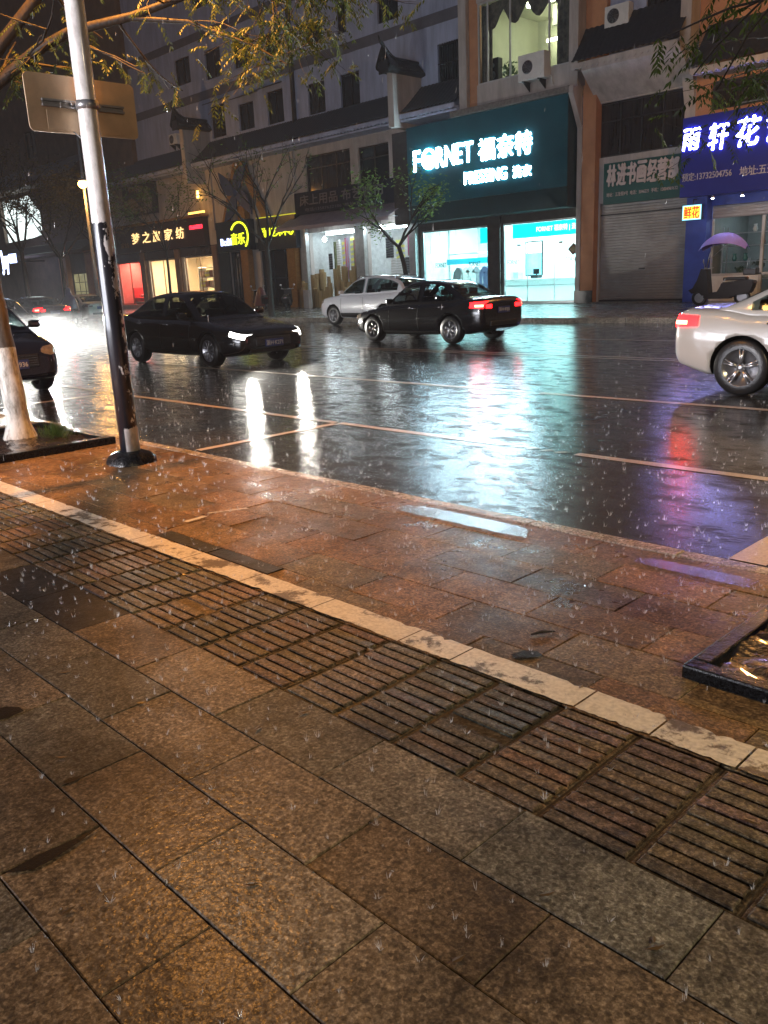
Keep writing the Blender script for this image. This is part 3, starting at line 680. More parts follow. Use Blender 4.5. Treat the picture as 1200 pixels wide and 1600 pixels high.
cb = at(1061, 60, 30.6); mb = MB(); mb.box(xb_ - .42, xb_ - .02, W0 - .6, W0 + .1, ev[2] + .1, 14.5); mb.prism([(W0 - .6, ev[2] + .1), (W0 + .1, ev[2] + .1), (W0 + .1, ev[2] - 1.8), (W0 - .02, ev[2] - 1.8)], xb_ - .42, xb_ - .02, 'X')
mb.build('white_pier', CREAM, b)
roof_box(b, xa + .12, xb_ - .0, W0 + .35, 42, 12, 14.35)
ac = at(968, 42, W0 - .1); ac_unit(ac.x, W0 + .0, ac.z, 'white air conditioner by the barred window over the shuttered shop', 1.0, .72)
GREEN = M('green_sign_panel', (.003, .085, .075), (.002, .06, .055), sc=1, rough=.4)
r = box_at(943, 248, 1066, 314, 30.95)
t = thing('shop_sign', 'dark green sign with pale unlit characters above the closed shutter', 'sign', (r[0], 30.95, r[2])); ox, oz = r[0], r[2]
bxp('sign_board', t, GREEN, 0, r[1] - ox, 0, .2, 0, r[3] - oz, .01)
PINKISH = M('pale_pink_letters', (.62, .52, .50), (.5, .42, .4), rough=.5)
chs = '林进书画经营部'; wd = (at(1061, 270, 30.9).x - at(948, 270, 30.9).x) / 7; lx = at(948, 270, 30.9).x - ox
for i, c in enumerate(chs): text('letter', c, lx + i * wd + .02, lx + (i + 1) * wd - .03, .66, 1.42, -.03, PINKISH, t, .025, .03, .1)
text('address_line', '地址：五圣街9号  电话：5046221  手机：13004969632', lx, lx + wd * 6.9, .27, .42, -.012, PINKISH, t, .01, .01)

# ---- the laundry
TEAL = M('teal_sign_panel', (.005, .085, .115), (.004, .065, .09), sc=.8, rough=.32)
TEAL_D = M('dark_teal_panel', (.006, .035, .042), (.004, .025, .03), sc=.8, rough=.35)
WHITE_IN = M('white_interior', (.74, .80, .79), (.70, .76, .75), sc=.6, rough=.45)
b = thing('laundry_shop', 'teal fronted laundry with two large bright shop windows and a lit glass bay above', 'building')
g1 = box_at(660, 357, 763, 478, W0); g2 = box_at(785, 344, 908, 471, W0)
gz1 = (g1[3] + g2[3]) / 2
lx0, lx1 = at(640, 400, W0).x, xa
wallslab(b, 'wall', STONE_D, lx0, lx1, Z0 - .05, 4.9, W0, [(g1[0], g1[1], Z0 + .02, gz1), (g2[0], g2[1], Z0 + .02, gz1)])
room(b, lx0 + .05, lx1 - .05, W0 + .26, W0 + 5.2, Z0 + .015, 4.05, WHITE_IN)
L_CYAN = EM('cyan_white_panel_lamp', (.55, .98, 1.0), 44)
for i, x in enumerate((-27.3, -25.6, -23.2, -21.4)):
    for y in (W0 + 1.3, W0 + 3.6): bxp('ceiling_lamp', b, L_CYAN, x - .55, x + .55, y - .3, y + .3, 4.0, 4.04)
CY = EM('lit_cyan_banner', (.0, .72, .72), .95)
for (r, nm) in ((g1, 0), (g2, 1)):
    mb = MB(); x0, x1 = r[0], r[1]
    for x in (x0, x1 - .07): mb.box(x, x + .07, W0 + .06, W0 + .14, Z0 + .02, gz1)
    mb.box(x0 + .07, x1 - .07, W0 + .06, W0 + .14, gz1 - .07, gz1); mb.box(x0 + .07, x1 - .07, W0 + .05, W0 + .15, Z0 + .02, Z0 + .12)
    f_ = mb.build('shop_window', STEEL, b)
    g = MB(); g.quad((x0 + .07, W0 + .1, Z0 + .12), (x1 - .07, W0 + .1, Z0 + .12), (x1 - .07, W0 + .1, gz1 - .07), (x0 + .07, W0 + .1, gz1 - .07)); g.build('pane', CLEAR, f_)
    if nm:
        mb = MB()
        for x in (x0 + 1.3, x0 + 2.7): mb.box(x - .015, x + .015, W0 + .085, W0 + .115, Z0 + .12, 2.75)
        for x in (x0 + .85, x0 + 3.0): mb.box(x - .1, x + .1, W0 + .06, W0 + .09, 2.62, 2.72)
        mb.build('glass_door_rail', STEEL, f_)
        q = box_at(868, 345, 906, 361, W0 + .1)
        bxp('door_banner', f_, CY, x0 + .48, x1 - .08, W0 + .118, W0 + .13, gz1 - .66, gz1 - .08)
        text('door_banner_text', 'FORNET 福奈特 | 洗衣', x0 + 1.75, x1 - .12, gz1 - .5, gz1 - .22, W0 + .112, EM('banner_letters', (.85, 1, 1), 1.3), f_, .006, .01)
    else:
        bxp('door_banner', f_, CY, x1 - .55, x1 - .08, W0 + .118, W0 + .13, gz1 - .75, gz1 - .09)
INK = M('grey_glass_lettering', (.03, .06, .07), rough=.5)
for u0, v0, u1, v1 in ((681, 411, 698, 418), (733, 409, 751, 416), (793, 406, 812, 413), (884, 401, 906, 408)):
    q = box_at(u0, v0, u1, v1, W0 + .09); text('window_lettering', 'FORNET', q[0], q[1], q[2], q[3], W0 + .088, INK, b, .004, .015)
# things inside it
def garment_rail(cx, y, label):
    t = thing('garment_rail', label, 'clothes rail', (cx, y, Z0))
    MB().tube([(-1.5, 0, 2.35), (1.5, 0, 2.35)], .03, 8).build('rail', STEEL, t)
    mb = MB()
    for x in (-1.35, 1.35): mb.tube([(x, 0, 0), (x, 0, 3.8)], .028, 8)
    mb.build('post', STEEL, t); return t
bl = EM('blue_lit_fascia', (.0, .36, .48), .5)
GX = at(735, 420, W0 + 2.4).x
rl = garment_rail(GX, W0 + 2.4, 'steel garment rail with a blue fascia behind the left laundry window')
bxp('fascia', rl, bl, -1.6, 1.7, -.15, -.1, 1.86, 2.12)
for i, (dx, c, l) in enumerate(((-.75, (.12, .12, .13), 'dark grey coat, leftmost on the laundry rail'), (-.25, (.62, .62, .6), 'white shirt hanging second on the laundry rail'), (.05, (.6, .62, .62), 'white shirt with a fold hanging in the middle of the laundry rail'), (.45, (.25, .27, .3), 'grey jacket hanging between a white shirt and a navy coat'), (.95, (.06, .08, .16), 'navy coat hanging last on the laundry rail'))):
    mb = MB(); mb.sheet([[(-.30, s * .07, -1.15), (-.28, s * .09, -.6), (-.27, s * .09, -.25), (-.10, s * .05, -.06), (-.05, 0, 0)] for s in (-1, 1)]); mb.sheet([[(x * .30, -.07 - .03 * math.sin(x * 9 + i), z) for x in (-1, -.5, 0, .5, 1)] for z in (-1.15, -.9, -.6, -.3)]); mb.prism([(-.3, -.3), (-.1, -.05), (.1, -.05), (.3, -.3)], -.08, .06)
    mb.prism([(-.3, -.3), (-.42, -.85), (-.34, -.9), (-.24, -.5)], -.06, .06); mb.prism([(.3, -.3), (.42, -.85), (.34, -.9), (.24, -.5)], -.06, .06)
    o = mb.build('hanging_garment', M('cloth_%d' % i, c, rough=.8)); o.location = (GX + dx, W0 + 2.4, Z0 + 1.75); tag(o, l, 'clothing', 'clothes on the laundry rail')
def counter(x0, x1, y, label):
    t = thing('counter', label, 'counter', ((x0 + x1) / 2, y, Z0)); w = (x1 - x0) / 2
    bxp('cabinet', t, WHITE_IN, -w, w, -.3, .3, .0, .98); bxp('worktop', t, WHITE, -w - .05, w + .05, -.36, .36, .985, 1.05, .01)
    bxp('shadow_gap', t, STEEL, -w + .02, w - .02, -.312, -.302, .72, .75); return t
counter(at(792, 430, W0 + 2.3).x, -20.0, W0 + 2.3, 'long white reception counter behind the right laundry window')
counter(at(712, 430, W0 + 3.6).x, at(768, 430, W0 + 3.6).x, W0 + 3.6, 'short white counter at the back of the left laundry window')
t = thing('display_stand', 'upright advertising screen in a black frame behind the laundry counter', 'display', (at(834, 420, W0 + 3.2).x, W0 + 3.2, Z0))
bxp('frame', t, BLACK, -.5, .5, 0, .06, 1.15, 2.75, .01); bxp('screen', t, EM('ad_screen', (.25, .8, .95), 1.1, .5, 2), -.44, .44, -.006, -.001, 1.2, 2.2); bxp('screen', t, EM('ad_screen_white', (.9, 1, 1), 1.5), -.44, .44, -.006, -.001, 2.2, 2.68); bxp('post', t, BLACK, -.05, .05, .061, .12, 0, 2.0); bxp('foot', t, BLACK, -.4, .4, -.2, .3, 0, .04)
t = thing('cash_register', 'small dark till on the white laundry counter', 'till', (at(838, 420, W0 + 2.3).x, W0 + 2.3, Z0 + 1.052))
bxp('base', t, BLACK, -.2, .2, -.18, .18, 0, .14, .01); bxp('display', t, BLACK, -.17, .17, -.02, .02, .18, .42, .01); bxp('neck', t, BLACK, -.03, .03, .0, .04, .141, .2)
t = thing('boxed_goods', 'stack of pale boxes at the left end of the laundry counter', 'boxes', (at(806, 420, W0 + 2.3).x, W0 + 2.3, Z0 + 1.052))
bxp('box', t, WHITE, -.2, .0, -.2, .2, 0, .35); bxp('box', t, M('pale_card', (.45, .55, .55)), .02, .28, -.2, .2, 0, .3)
q = box_at(887, 379, 904, 399, W0 + .05)
cx, cz, w, h = (q[0] + q[1]) / 2, (q[2] + q[3]) / 2, (q[1] - q[0]) / 2, (q[3] - q[2]) / 2
t = thing('hanging_ornament', 'brown diamond shaped good luck paper on the laundry glass', 'decoration', (cx, W0 + .05, cz))
MB().prism([(-w, 0), (0, -h), (w, 0), (0, h)], .0, .03).build('paper', M('dark_red_gold', (.16, .06, .035), rough=.5), t); MB().prism([(-w * .55, 0), (0, -h * .55), (w * .55, 0), (0, h * .55)], -.006, -.001).build('inner_diamond', M('dull_gold', (.22, .15, .05), rough=.4), t)
bxp('wall_poster', b, M('deep_blue_poster', (.03, .22, .35), rough=.4), -21.0, -20.1, W0 + 5.1, W0 + 5.15, 1.9, 3.1)
# door lock panel on the pier between the windows
bxp('pier_cladding', b, STONE_D, g1[1] + .05, g2[0] - .05, W0 - .12, W0 - .003, Z0, gz1 + .3)
# step before it
bxp('step', b, CONCRETE, lx0, lx1, W0 - .4, W0 - .13, Z0 - .15, Z0 + .02)
# the glowing sign
r = box_at(653, 187, 886, 324, 30.3); top = at(886, 146, 30.3).z
sx = at(636, 240, 30.3).x; ex = r[1]
t = thing('shop_sign', 'tall teal sign with glowing white FORNET lettering above the bright laundry', 'sign', (sx, 30.3, 4.0)); ox, oz = sx, 4.0
bxp('sign_board', t, TEAL, 0, ex - ox, 0, .9, .75, top - oz)
bxp('side_panel', t, STONE_D, at(612, 240, 30.3).x - ox, -.004, .05, .9, -.02, top - oz - .1)
bxp('lower_fascia', t, TEAL_D, -.02, ex - ox - .02, .02, .9, -.02, .745)
bxp('end_panel', t, TEAL_D, ex - ox + .001, ex - ox + .03, .0, .9, .0, top - oz)
GLOW = EM('cold_white_letters', (.60, .87, 1.0), 38)
yl = -.003
def sgn(ch, u0, v0, u1, v1, bold=.02, mat=None, nm='letter'):
    q = box_at(u0, v0, u1, v1, 30.26); text(nm, ch, q[0] - ox, q[1] - ox, q[2] - oz, q[3] - oz, yl, mat or GLOW, t, .022, bold)
sgn('F', 646, 236, 656, 268, .012); sgn('R', 681, 230, 693, 261, .012); sgn('N', 695, 227, 709, 258, .012); sgn('E', 712, 224, 721, 255, .012); sgn('T', 723, 222, 738, 253, .012)
q = box_at(659, 234, 680, 263, 30.26); mb = MB(); cx, cz, R1 = (q[0] + q[1]) / 2 - ox, (q[2] + q[3]) / 2 - oz, (q[3] - q[2]) / 2
pts = [(cx + (q[1] - q[0]) * .44 * math.cos(2 * PI * k / 28), yl - .03, cz + R1 * math.sin(2 * PI * k / 28)) for k in range(29)]; mb.tube(pts, .055, 6, False)
mb.prism([(cx + (q[1] - q[0]) * .30 * math.cos(2 * PI * k / 20), cz - .06 + R1 * .52 * math.sin(2 * PI * k / 20)) for k in range(20)], yl - .03, yl - .001)
mb.build('round_emblem', GLOW, t)
sgn('福', 747, 216, 772, 250, .012); sgn('奈', 776, 210, 802, 245, .012); sgn('特', 805, 205, 830, 241, .012)
sgn('PRESSING', 725, 265, 791, 284, .012); sgn('洗', 801, 259, 814, 277, .012); sgn('衣', 816, 257, 829, 275, .012)
# above the sign: slab lip, white breast, glass bay with a lit room
r = box_at(744, 22, 878, 112, 30.6); bz0, bz1 = 9.25, 12.35
ul = at(724, 120, 30.8).x
mb = MB(); mb.box(ul - .3, ex + .1, 30.2, W0 + .2, top + .02, top + .26); mb.build('slab_lip', CONCRETE, b)
bxp('bay_breast', b, CREAM, ul + .9, ex - .12, 30.62, W0 + .1, top + .27, bz0)
bxp('white_pier', b, CREAM, ul, ul + .42, 30.5, W0 + .3, top + .27, 15); bxp('orange_pier', b, ORANGE, ul + .43, ul + .9, 30.7, W0 + .3, top + .27, 15)
bxp('white_pier', b, CREAM, ex - .12, ex + .28, 30.5, W0 + .3, top + .05, 15)
bxp('upper_wall', b, CREAM, ul + .9, ex - .12, 30.62, W0 + .3, bz1, 15)
SICK = M('pale_green_room', (.42, .43, .30), (.36, .37, .26), sc=1, rough=.6)
room(b, ul + .9, ex - .12, 30.95, 35, bz0, bz1 - .01, SICK)
f_ = window(b, (ul + .92, ex - .14, bz0 + .01, bz1 - .01), 30.62, 1, 1, FRAME_W, CLEAR)
for u in (762, 797, 858): x = at(u, 60, 30.7).x; bxp('mullion', f_, FRAME_W, x - .035, x + .035, 30.69, 30.74, bz0 + .07, bz1 - .07)
bxp('ceiling_lamp', b, EM('room_lamp', (.95, 1, .82), 26), -23.6, -21.6, 32.2, 32.4, bz1 - .2, bz1 - .1); bxp('ceiling_lamp', b, EM('room_lamp_warm', (1, .98, .75), 14), -24.2, -22.8, 34.5, 34.6, 11.3, 11.4)
bxp('ceiling_drop', b, SICK, -23.0, -21.0, 33.2, 33.8, 11.5, 12.3)
CURT = M('patterned_curtain', (.16, .14, .11), (.05, .045, .04), sc=5, rough=.8)
def swag(x0, x1, y, z, drop, n=24):
    mb = MB(); rows = []
    for k in range(7):
        t_ = k / 6; rows.append([(x0 + (x1 - x0) * i / n, y + .03 * math.sin(i * 1.7), z - drop * t_ * (.35 + .65 * abs(math.cos(PI * i / n * 3)))) for i in range(n + 1)])
    return mb.sheet(rows)
swag(ul + 1.5, ex - .6, 30.9, bz1 - .06, 1.0).build('swag_curtain', CURT, b)
mb = MB()
for x0, x1 in ((ex - .95, ex - .2), (ul + .98, ul + 1.5)): mb.sheet([[(x0 + (x1 - x0) * i / 16, 30.92 + .05 * math.sin(i * 1.6), z) for i in range(17)] for z in (bz0 + .1, 10, 11, bz1 - .1)])
mb.build('side_curtain', CURT, b)
t = thing('loudspeaker', 'black speaker on the sill of the lit upstairs bay', 'speaker', (at(769, 108, 31).x, 31.2, bz0 + .01))
bxp('cabinet', t, BLACK, -.28, .28, -.15, .15, 0, 1.0, .02); mb = MB(); mb.lathe([(.15, -.165), (.02, -.155)], (0, 0, .35), 'Y', 18); mb.lathe([(.09, -.165), (.02, -.155)], (0, 0, .72), 'Y', 18); mb.build('cone', STEEL, t)
t = thing('potted_plant', 'leafy green pot plant on the sill of the lit upstairs bay', 'plant', (at(790, 112, 31).x, 31.2, bz0 + .01)); MB().lathe([(.1, 0), (.14, .22), (.02, .2)], n=14).build('pot', CONCRETE, t)
mb = MB()
for _ in range(60):
    p = Vector((random.gauss(0, .18), random.gauss(0, .1), random.uniform(.25, .75))); d = Vector((random.gauss(0, 1), random.gauss(0, .5), random.gauss(0, 1))).normalized() * .1; e_ = d.orthogonal() * .4; mb.quad(p - d, p + e_, p + d, p - e_)
mb.build('foliage', M('pot_leaf', (.05, .1, .04), rough=.5), t)
ac = at(838, 126, 30.5); ac_unit(ac.x, 30.58, ac.z, 'big white air conditioner below the lit glass bay', 1.25, .95, .45)
roof_box(b, lx0, xa, W0 + .6, 42, 15, 15.2)

# ---- the long grey building: fabric shop, children's club, home textiles
YU = 31.8
b = thing('grey_building', 'long grey white building with rows of dark windows, a grey band and tiled eaves', 'building')
gx0, gx1 = at(262, 200, YU).x, ul - .0
rows_px = [(417, 140, 443, 193), (481, 128, 508, 178), (532, 113, 562, 167), (684, 64, 722, 128), (330, 163, 352, 215), (373, 160, 397, 203),
           (589, -8, 622, 33), (525, 5, 540, 53), (475, 33, 503, 70), (413, 50, 438, 93), (364, 55, 391, 105), (320, 75, 345, 123), (273, 90, 297, 133), (297, -25, 330, 12), (350, -45, 377, -2), (410, -70, 436, -22)]
holes = []
for q in rows_px:
    r = box_at(*q, YU); holes.append(tuple(round(a, 3) for a in r))
zlo = 9.3
holes2 = [h for h in holes if h[1] < gx1 - .05]
gxw = at(198, 100, YU).x
o = wall_with_holes(MB(), gxw, gx1, 8.3, 24, YU, holes2).build('upper_wall', PLASTER, b, normals=False)
for i, h in enumerate(holes2): window(b, h, YU + .05, 2, 1, pm=(PANE, PANE2, PANE)[i % 3], bars=(i == 3), sill=(i % 3 != 0))
zb = (at(400, 119, YU).z + at(723, 16, YU).z) / 2
bxp('band', b, BANDM, gxw, gx1, YU - .03, YU - .003, zb - .28, zb + .2)
z2 = at(340, 44, YU).z; bxp('band', b, BANDM, gxw, gx1, YU - .03, YU - .003, z2 - .2, z2 + .25)
for i, (u, v) in enumerate(((345, 160), (388, 152), (425, 138))):
    p = at(u, v, YU); mb = MB(); mb.prism([(YU - .75, p.z - .1), (YU - .75, p.z - .06), (YU, p.z + .22), (YU, p.z + .16)], p.x - .9, p.x + .9, 'X'); mb.build('window_awning', FRAME_D, b)
px_ = at(462, 180, YU).x
MB().tube([(px_, YU - .1, 8.9), (px_, YU - .1, 24)], [.13, .11], 8).build('drainpipe', FRAME_D, b)
# lower front, eaves and gables
fz0, fz1, fm0, fm1 = box_at(486, 358, 556, 478, W0), box_at(576, 350, 645, 478, W0), box_at(478, 238, 548, 300, W0), box_at(560, 226, 608, 285, W0)
xk0, xk1 = at(338, 400, W0).x, at(466, 400, W0).x        # children's club
xm0 = at(182, 400, W0).x                                     # home textiles from here to xk0
ftop = 4.15
m1, m2, m3 = box_at(186, 408, 222, 470, W0), box_at(236, 402, 276, 470, W0), box_at(290, 398, 337, 465, W0)
pst = box_at(194, 283, 247, 337, W0)
holes = [(fz0[0], fz0[1], Z0, ftop - .02), (fz1[0], fz1[1], Z0, ftop - .02), fm0, fm1, (m1[0], m1[1], Z0 + .3, 3.45), (m2[0], m2[1], Z0, 3.45), (m3[0], m3[1], Z0 + .35, 3.45), (xk0 + 1.5, xk0 + 3.2, Z0, 3.5), (xk0 + 4.6, xk1 - .3, Z0, 3.5)]
wall_with_holes(MB(), gx0 - 9.5, lx0 - .005, Z0 - .05, 8.9, W0, holes).build('lower_wall', CREAM, b, normals=False)
window(b, fm0, W0 + .04, 3, 1, transom=.68, pm=PANE2); window(b, fm1, W0 + .04, 2, 1, transom=.68, pm=PANE)
ev = at(500, 204, 30.2)
gxa, gxb = at(610, 150, 29.9).x, at(285, 230, 29.9).x
for x0, x1 in ((gxb + .2, gxa - .2), (gxa + .2, ul - .1), (gx0 - 9.5, gxb - .2)): tiled_eave(b, x0, x1, 30.2, 8.75, YU - .02, 10.05)
bxp('eave_deck', b, PLASTER, gx0 - 9.5, ul, 30.3, YU + .1, 8.42, 8.5)
horse_head_wall(b, gxa, 29.9, YU - .01, 8.2, at(612, 112, 29.9).z); horse_head_wall(b, gxb, 29.9, YU - .01, 7.6, at(287, 200, 29.9).z)
for i, x in enumerate((xk0 + .1, xm0 + .2, xk1)): bxp('wall_pier', b, CREAM, x - .18, x + .18, W0 - .12, W0 - .004, 4.9, 8.4)
p = at(273, 222, YU - .2); ac_unit(p.x, YU - .0, 10.4, 'far white air conditioner left of the smaller tiled gable', .9, .62)
# fabric shop
MIRROR_W = M('pale_steel_post', (.5, .52, .53), rough=.3, metal=.4)
room(b, fz0[0] - .3, fz1[1] + .25, W0 + .26, W0 + 3.0, Z0 + .012, ftop - .01, M('shop_wall_white', (.62, .64, .64), rough=.6))
L_W = EM('white_tube_lamp', (.80, .95, 1.0), 21)
bxp('ceiling_lamp', b, L_W, fz0[0] + .4, fz0[1] - .4, W0 + .9, W0 + 1.05, ftop - .16, ftop - .08); bxp('ceiling_lamp', b, L_W, fz1[0] + .3, fz1[1] - .4, W0 + .9, W0 + 1.05, ftop - .16, ftop - .08)
for x0, x1 in ((fz0[0] - .45, fz0[0] - .02), (fz0[1] + .35, fz1[0] - .02), (fz1[1] + .02, fz1[1] + .45)): bxp('steel_pier', b, MIRROR_W, x0, x1, W0 - .25, W0 - .004, Z0, ftop + .3)
for u, v in ((507, 374), (595, 356)):
    p = at(u, v, W0 - .9); bl_ = thing('hanging_bulb', 'bright bare bulb hanging under the awning before the %s bay of the fabric shop' % ('left' if u < 550 else 'right'), 'bulb', (p.x, W0 - .9, p.z))
    MB().lathe([(.02, -.12), (.09, -.06), (.10, 0), (.06, .08), (.03, .12)], n=14).build('bulb', EM('bulb_glow', (.85, .97, 1), 60), bl_); MB().tube([(0, 0, .12), (0, 0, 4.55 - p.z)], .012, 5).build('cord', BLACK, bl_)
random.seed(21)
CL = [(.5, .5, .47), (.30, .36, .18), (.12, .12, .13), (.55, .55, .56), (.42, .36, .52), (.45, .12, .2), (.2, .3, .42), (.55, .5, .15), (.1, .2, .22), (.5, .35, .3), (.62, .62, .6), (.25, .16, .12)]
def cloth_mat(i):
    m, nt, bb = newmat('patterned_cloth'); L = nt.links.new; w = N(nt, 'TexWave', i_Scale=random.choice((1.2, 2.5, 4.0)), i_Distortion=random.uniform(0, 6), bands_direction=random.choice(('X', 'Z')))
    L(coords(nt), w.inputs['Vector']); r = ramp(nt, w.outputs[0], [(.4, CL[i % 12]), (.6, tuple(min(.8, c * random.choice((.35, 1.5))) for c in CL[i % 12]))]); L(r.outputs[0], bb.inputs['Base Color']); bb.inputs['Roughness'].default_value = .8; return m
CM = [cloth_mat(i) for i in range(12)]
names = ['black striped', 'lime green', 'pale green', 'white and black', 'lilac', 'white', 'rose', 'grey blue', 'yellow']
def hang_cloth(x, w, y, z0, z1, m, label):
    mb = MB(); mb.sheet([[(-w / 2 + w * i / 10, .03 * math.sin(i * 1.9 + x), z) for i in range(11)] for z in (z0 - z1, (z0 - z1) / 2, 0)]); mb.sheet([[(-w / 2 + w * i / 10, .03 * math.sin(i * 1.9 + x) + .02, z) for i in range(11)] for z in (z0 - z1, 0)])
    o = mb.build('hanging_fabric', m); o.location = (x, y, z1); return tag(o, label, 'fabric', 'fabrics hanging in the fabric shop')
n = 9; w = (fz0[1] - fz0[0] - .5) / n
for i in range(n): hang_cloth(fz0[0] + .45 + w * (i + .5), w * .86, W0 + .9 + .1 * (i % 2), (2.15, 1.7, 1.6, 1.9, 1.6, 1.5, 1.9, 1.75, 1.6)[i], (3.0, 3.6, 3.7, 3.65, 3.75, 3.8, 3.6, 3.7, 3.72)[i], CM[(2, 1, 10, 3, 4, 0, 5, 6, 7)[i]], names[i] + ' cloth hanging %s in the left bay of the fabric shop' % ('first', 'second', 'third', 'fourth', 'fifth', 'sixth', 'seventh', 'eighth', 'ninth')[i])
t = thing('display_shelves', 'white shelves stacked with folded bedding in the fabric shop', 'shelves', (fz1[0], W0 + 1.5, Z0)); wd = fz1[1] - fz1[0]
for z in (.35, .95, 1.5): bxp('shelf', t, WHITE, .2, wd - .05, -.25, .25, z, z + .05)
for x in (.2, wd * .5, wd - .1): bxp('upright', t, WHITE, x - .03, x + .03, -.24, .24, 0, 1.49)
for z in (1.002, 1.552, .402):
    x = .35
    while x < wd - .5:
        w = random.uniform(.3, .5); h = random.uniform(.25, .42) if z < 1.5 else random.uniform(.75, .9)
        bxp('folded_bedding', None, CM[random.randrange(12)], fz1[0] + x, fz1[0] + x + w, W0 + 1.28, W0 + 1.66, Z0 + z, Z0 + z + h, .03)
        x += w + .04
for o in [o for o in COL.objects if o.name.startswith('folded_bedding')]: tag(o, 'folded bedding packed on the white shelves of the fabric shop', 'bedding', 'folded bedding on the shelves')
for i, (x, w, z0, z1, m, l) in enumerate(((.6, .55, 2.55, 3.55, 2, 'black framed patterned rug hanging leftmost in the right bay'), (1.35, .6, 2.5, 3.5, 3, 'grey patterned rug hanging second in the right bay'), (2.15, .6, 2.6, 3.65, 11, 'red white and black striped rug hanging in the right bay'), (3.0, .8, 2.6, 3.7, 10, 'white figured cloth hanging behind the tree fork in the right bay'))): hang_cloth(fz1[0] + x, w, W0 + 1.0, z0, z1, CM[m], l)
# rolled mats standing in front of the left bay
MATC = M('straw_matting', (.42, .31, .15), (.28, .20, .09), sc=14, rough=.7, bump=.5, bsc=60, stretch=(1, 1, .2))
pr0 = None
for i in range(34):
    x = fz0[0] - .2 + random.uniform(0, fz0[1] - fz0[0] + .4); row = i % 3; h = (1.95, 1.45, 1.0)[row] * random.uniform(.85, 1.1); rr = random.uniform(.09, .16)
    if pr0 is None:
        pr0 = MB().lathe([(.02, .99), (.5, .99), (1, 1.0), (1.03, .9), (1, .5), (1.02, .1), (1, 0), (.02, 0)], n=16).build('matting_roll', MATC); o = pr0
    else: o = pr0.copy(); COL.objects.link(o)
    o.scale = (rr, rr, h); o.location = (x, W0 - .22 - .28 * row + random.uniform(-.05, .05), far_z(W0 - .3 - .28 * row) + .004); o.rotation_euler = (random.uniform(-.02, .03), random.uniform(-.03, .03), random.uniform(0, 6))
    tag(o, 'straw coloured roll of matting standing before the fabric shop', 'mat roll', 'rolls of matting before the fabric shop')
o = MB().box(-.22, .22, -.12, .12, 0, .95, .02).build('bollard_box', CREAM); p = at(480, 470, W0 - 1.4); o.location = (at(481, 470, 29.6).x, 29.6, far_z(29.6)); tag(o, 'short pale upright cabinet on the pavement beside the matting rolls', 'cabinet'); o.name = 'cabinet'
# its awning and dim sign
AWN = M('greyed_awning_cloth', (.30, .26, .30), (.22, .19, .22), sc=2, rough=.5, bump=.3)
ax0, ax1 = xk1 + .1, lx0 + .2
t = thing('awning', 'long greyish pink cloth awning sloping over the fabric shop', 'awning', (ax0, W0, 4.2)); Lw = ax1 - ax0
mb = MB(); n = 30
mb.sheet([[(Lw * i / n, -.02 - 1.55 * k / 5, .95 - .75 * (k / 5) ** .9 - .03 * abs(math.sin(PI * i / n * 4))) for i in range(n + 1)] for k in range(6)]); mb.sheet([[(Lw * i / n, -1.57, .2 - .03 * abs(math.sin(PI * i / n * 4))) for i in range(n + 1)], [(Lw * i / n, -1.58, .02 - .04 * abs(math.sin(i * 1.1))) for i in range(n + 1)]])
mb.build('canopy', AWN, t)
mb = MB()
for x in (.1, Lw / 2, Lw - .1): mb.tube([(x, -.02, .2), (x, -1.5, .18)], .025, 6)
mb.build('frame', STEEL, t)
SG = M('dim_sign_panel', (.022, .022, .034), (.014, .014, .022), sc=2, rough=.8, spec=.08); DIM = M('dim_lettering', (.10, .095, .12), (.07, .065, .085), rough=.5)
r = box_at(462, 306, 612, 346, W0 - .25); t = thing('shop_sign', 'unlit dark sign with faint lettering above the fabric shop awning', 'sign', (r[0], W0 - .3, 5.0)); ox = r[0]
bxp('sign_board', t, SG, 0, lx0 - ox - .25, 0, .29, .1, 1.2)
text('lettering', '床上用品 布艺窗帘', .5, lx0 - ox - 1.3, .5, 1.05, -.03, DIM, t, .02, .015); text('lettering', '电话:13587632186  地址:五圣街', .9, lx0 - ox - 2.2, .2, .38, -.02, DIM, t, .01)
# children's club
NAVY = M('dark_blue_cladding', (.02, .035, .05), (.012, .02, .03), sc=1.5, rough=.3); OCHRE = M('ochre_brickwork', (.30, .15, .035), (.20, .095, .02), sc=5, rough=.6, bump=.5, bsc=18, stretch=(1, 1, 3))
r = box_at(338, 345, 388, 392, 30.7); r2 = box_at(402, 338, 462, 390, 30.7)
YEL = EM('yellow_letters', (.80, .95, .02), 1.3); BLW = EM('blue_white_letters', (.45, .55, 1.0), 2)
t = thing('shop_sign', 'dark sign with a yellow arc emblem and blue white letters on the children\'s club', 'sign', (r[0], 30.7, r[2])); ox, oz = r[0], r[2]
bxp('sign_board', t, NAVY, 0, r[1] - ox, 0, .48, 0, r[3] - oz); q = box_at(345, 373, 361, 384, 30.66); text('lettering', 'BoBi', q[0] - ox, q[1] - ox, q[2] - oz, q[3] - oz, -.02, BLW, t, .03, .02)
q = box_at(361, 364, 382, 382, 30.66); text('lettering', '音乐', q[0] - ox, q[1] - ox, q[2] - oz, q[3] - oz, -.02, YEL, t, .03, .012)
q = box_at(360, 356, 387, 382, 30.66); cx, cz, R1 = (q[0] + q[1]) / 2 - ox, (q[2] + q[3]) / 2 - oz, (q[1] - q[0]) / 2
MB().tube([(cx + R1 * math.cos(a), -.03, cz + R1 * .9 * math.sin(a)) for a in [2.6 - i * .15 for i in range(24)]], .05, 6).build('arc_emblem', YEL, t)
t = thing('shop_sign', 'dark sign with a row of glowing yellow characters beside the ochre pillar', 'sign', (r2[0], 30.7, r2[2])); ox, oz = r2[0], r2[2]
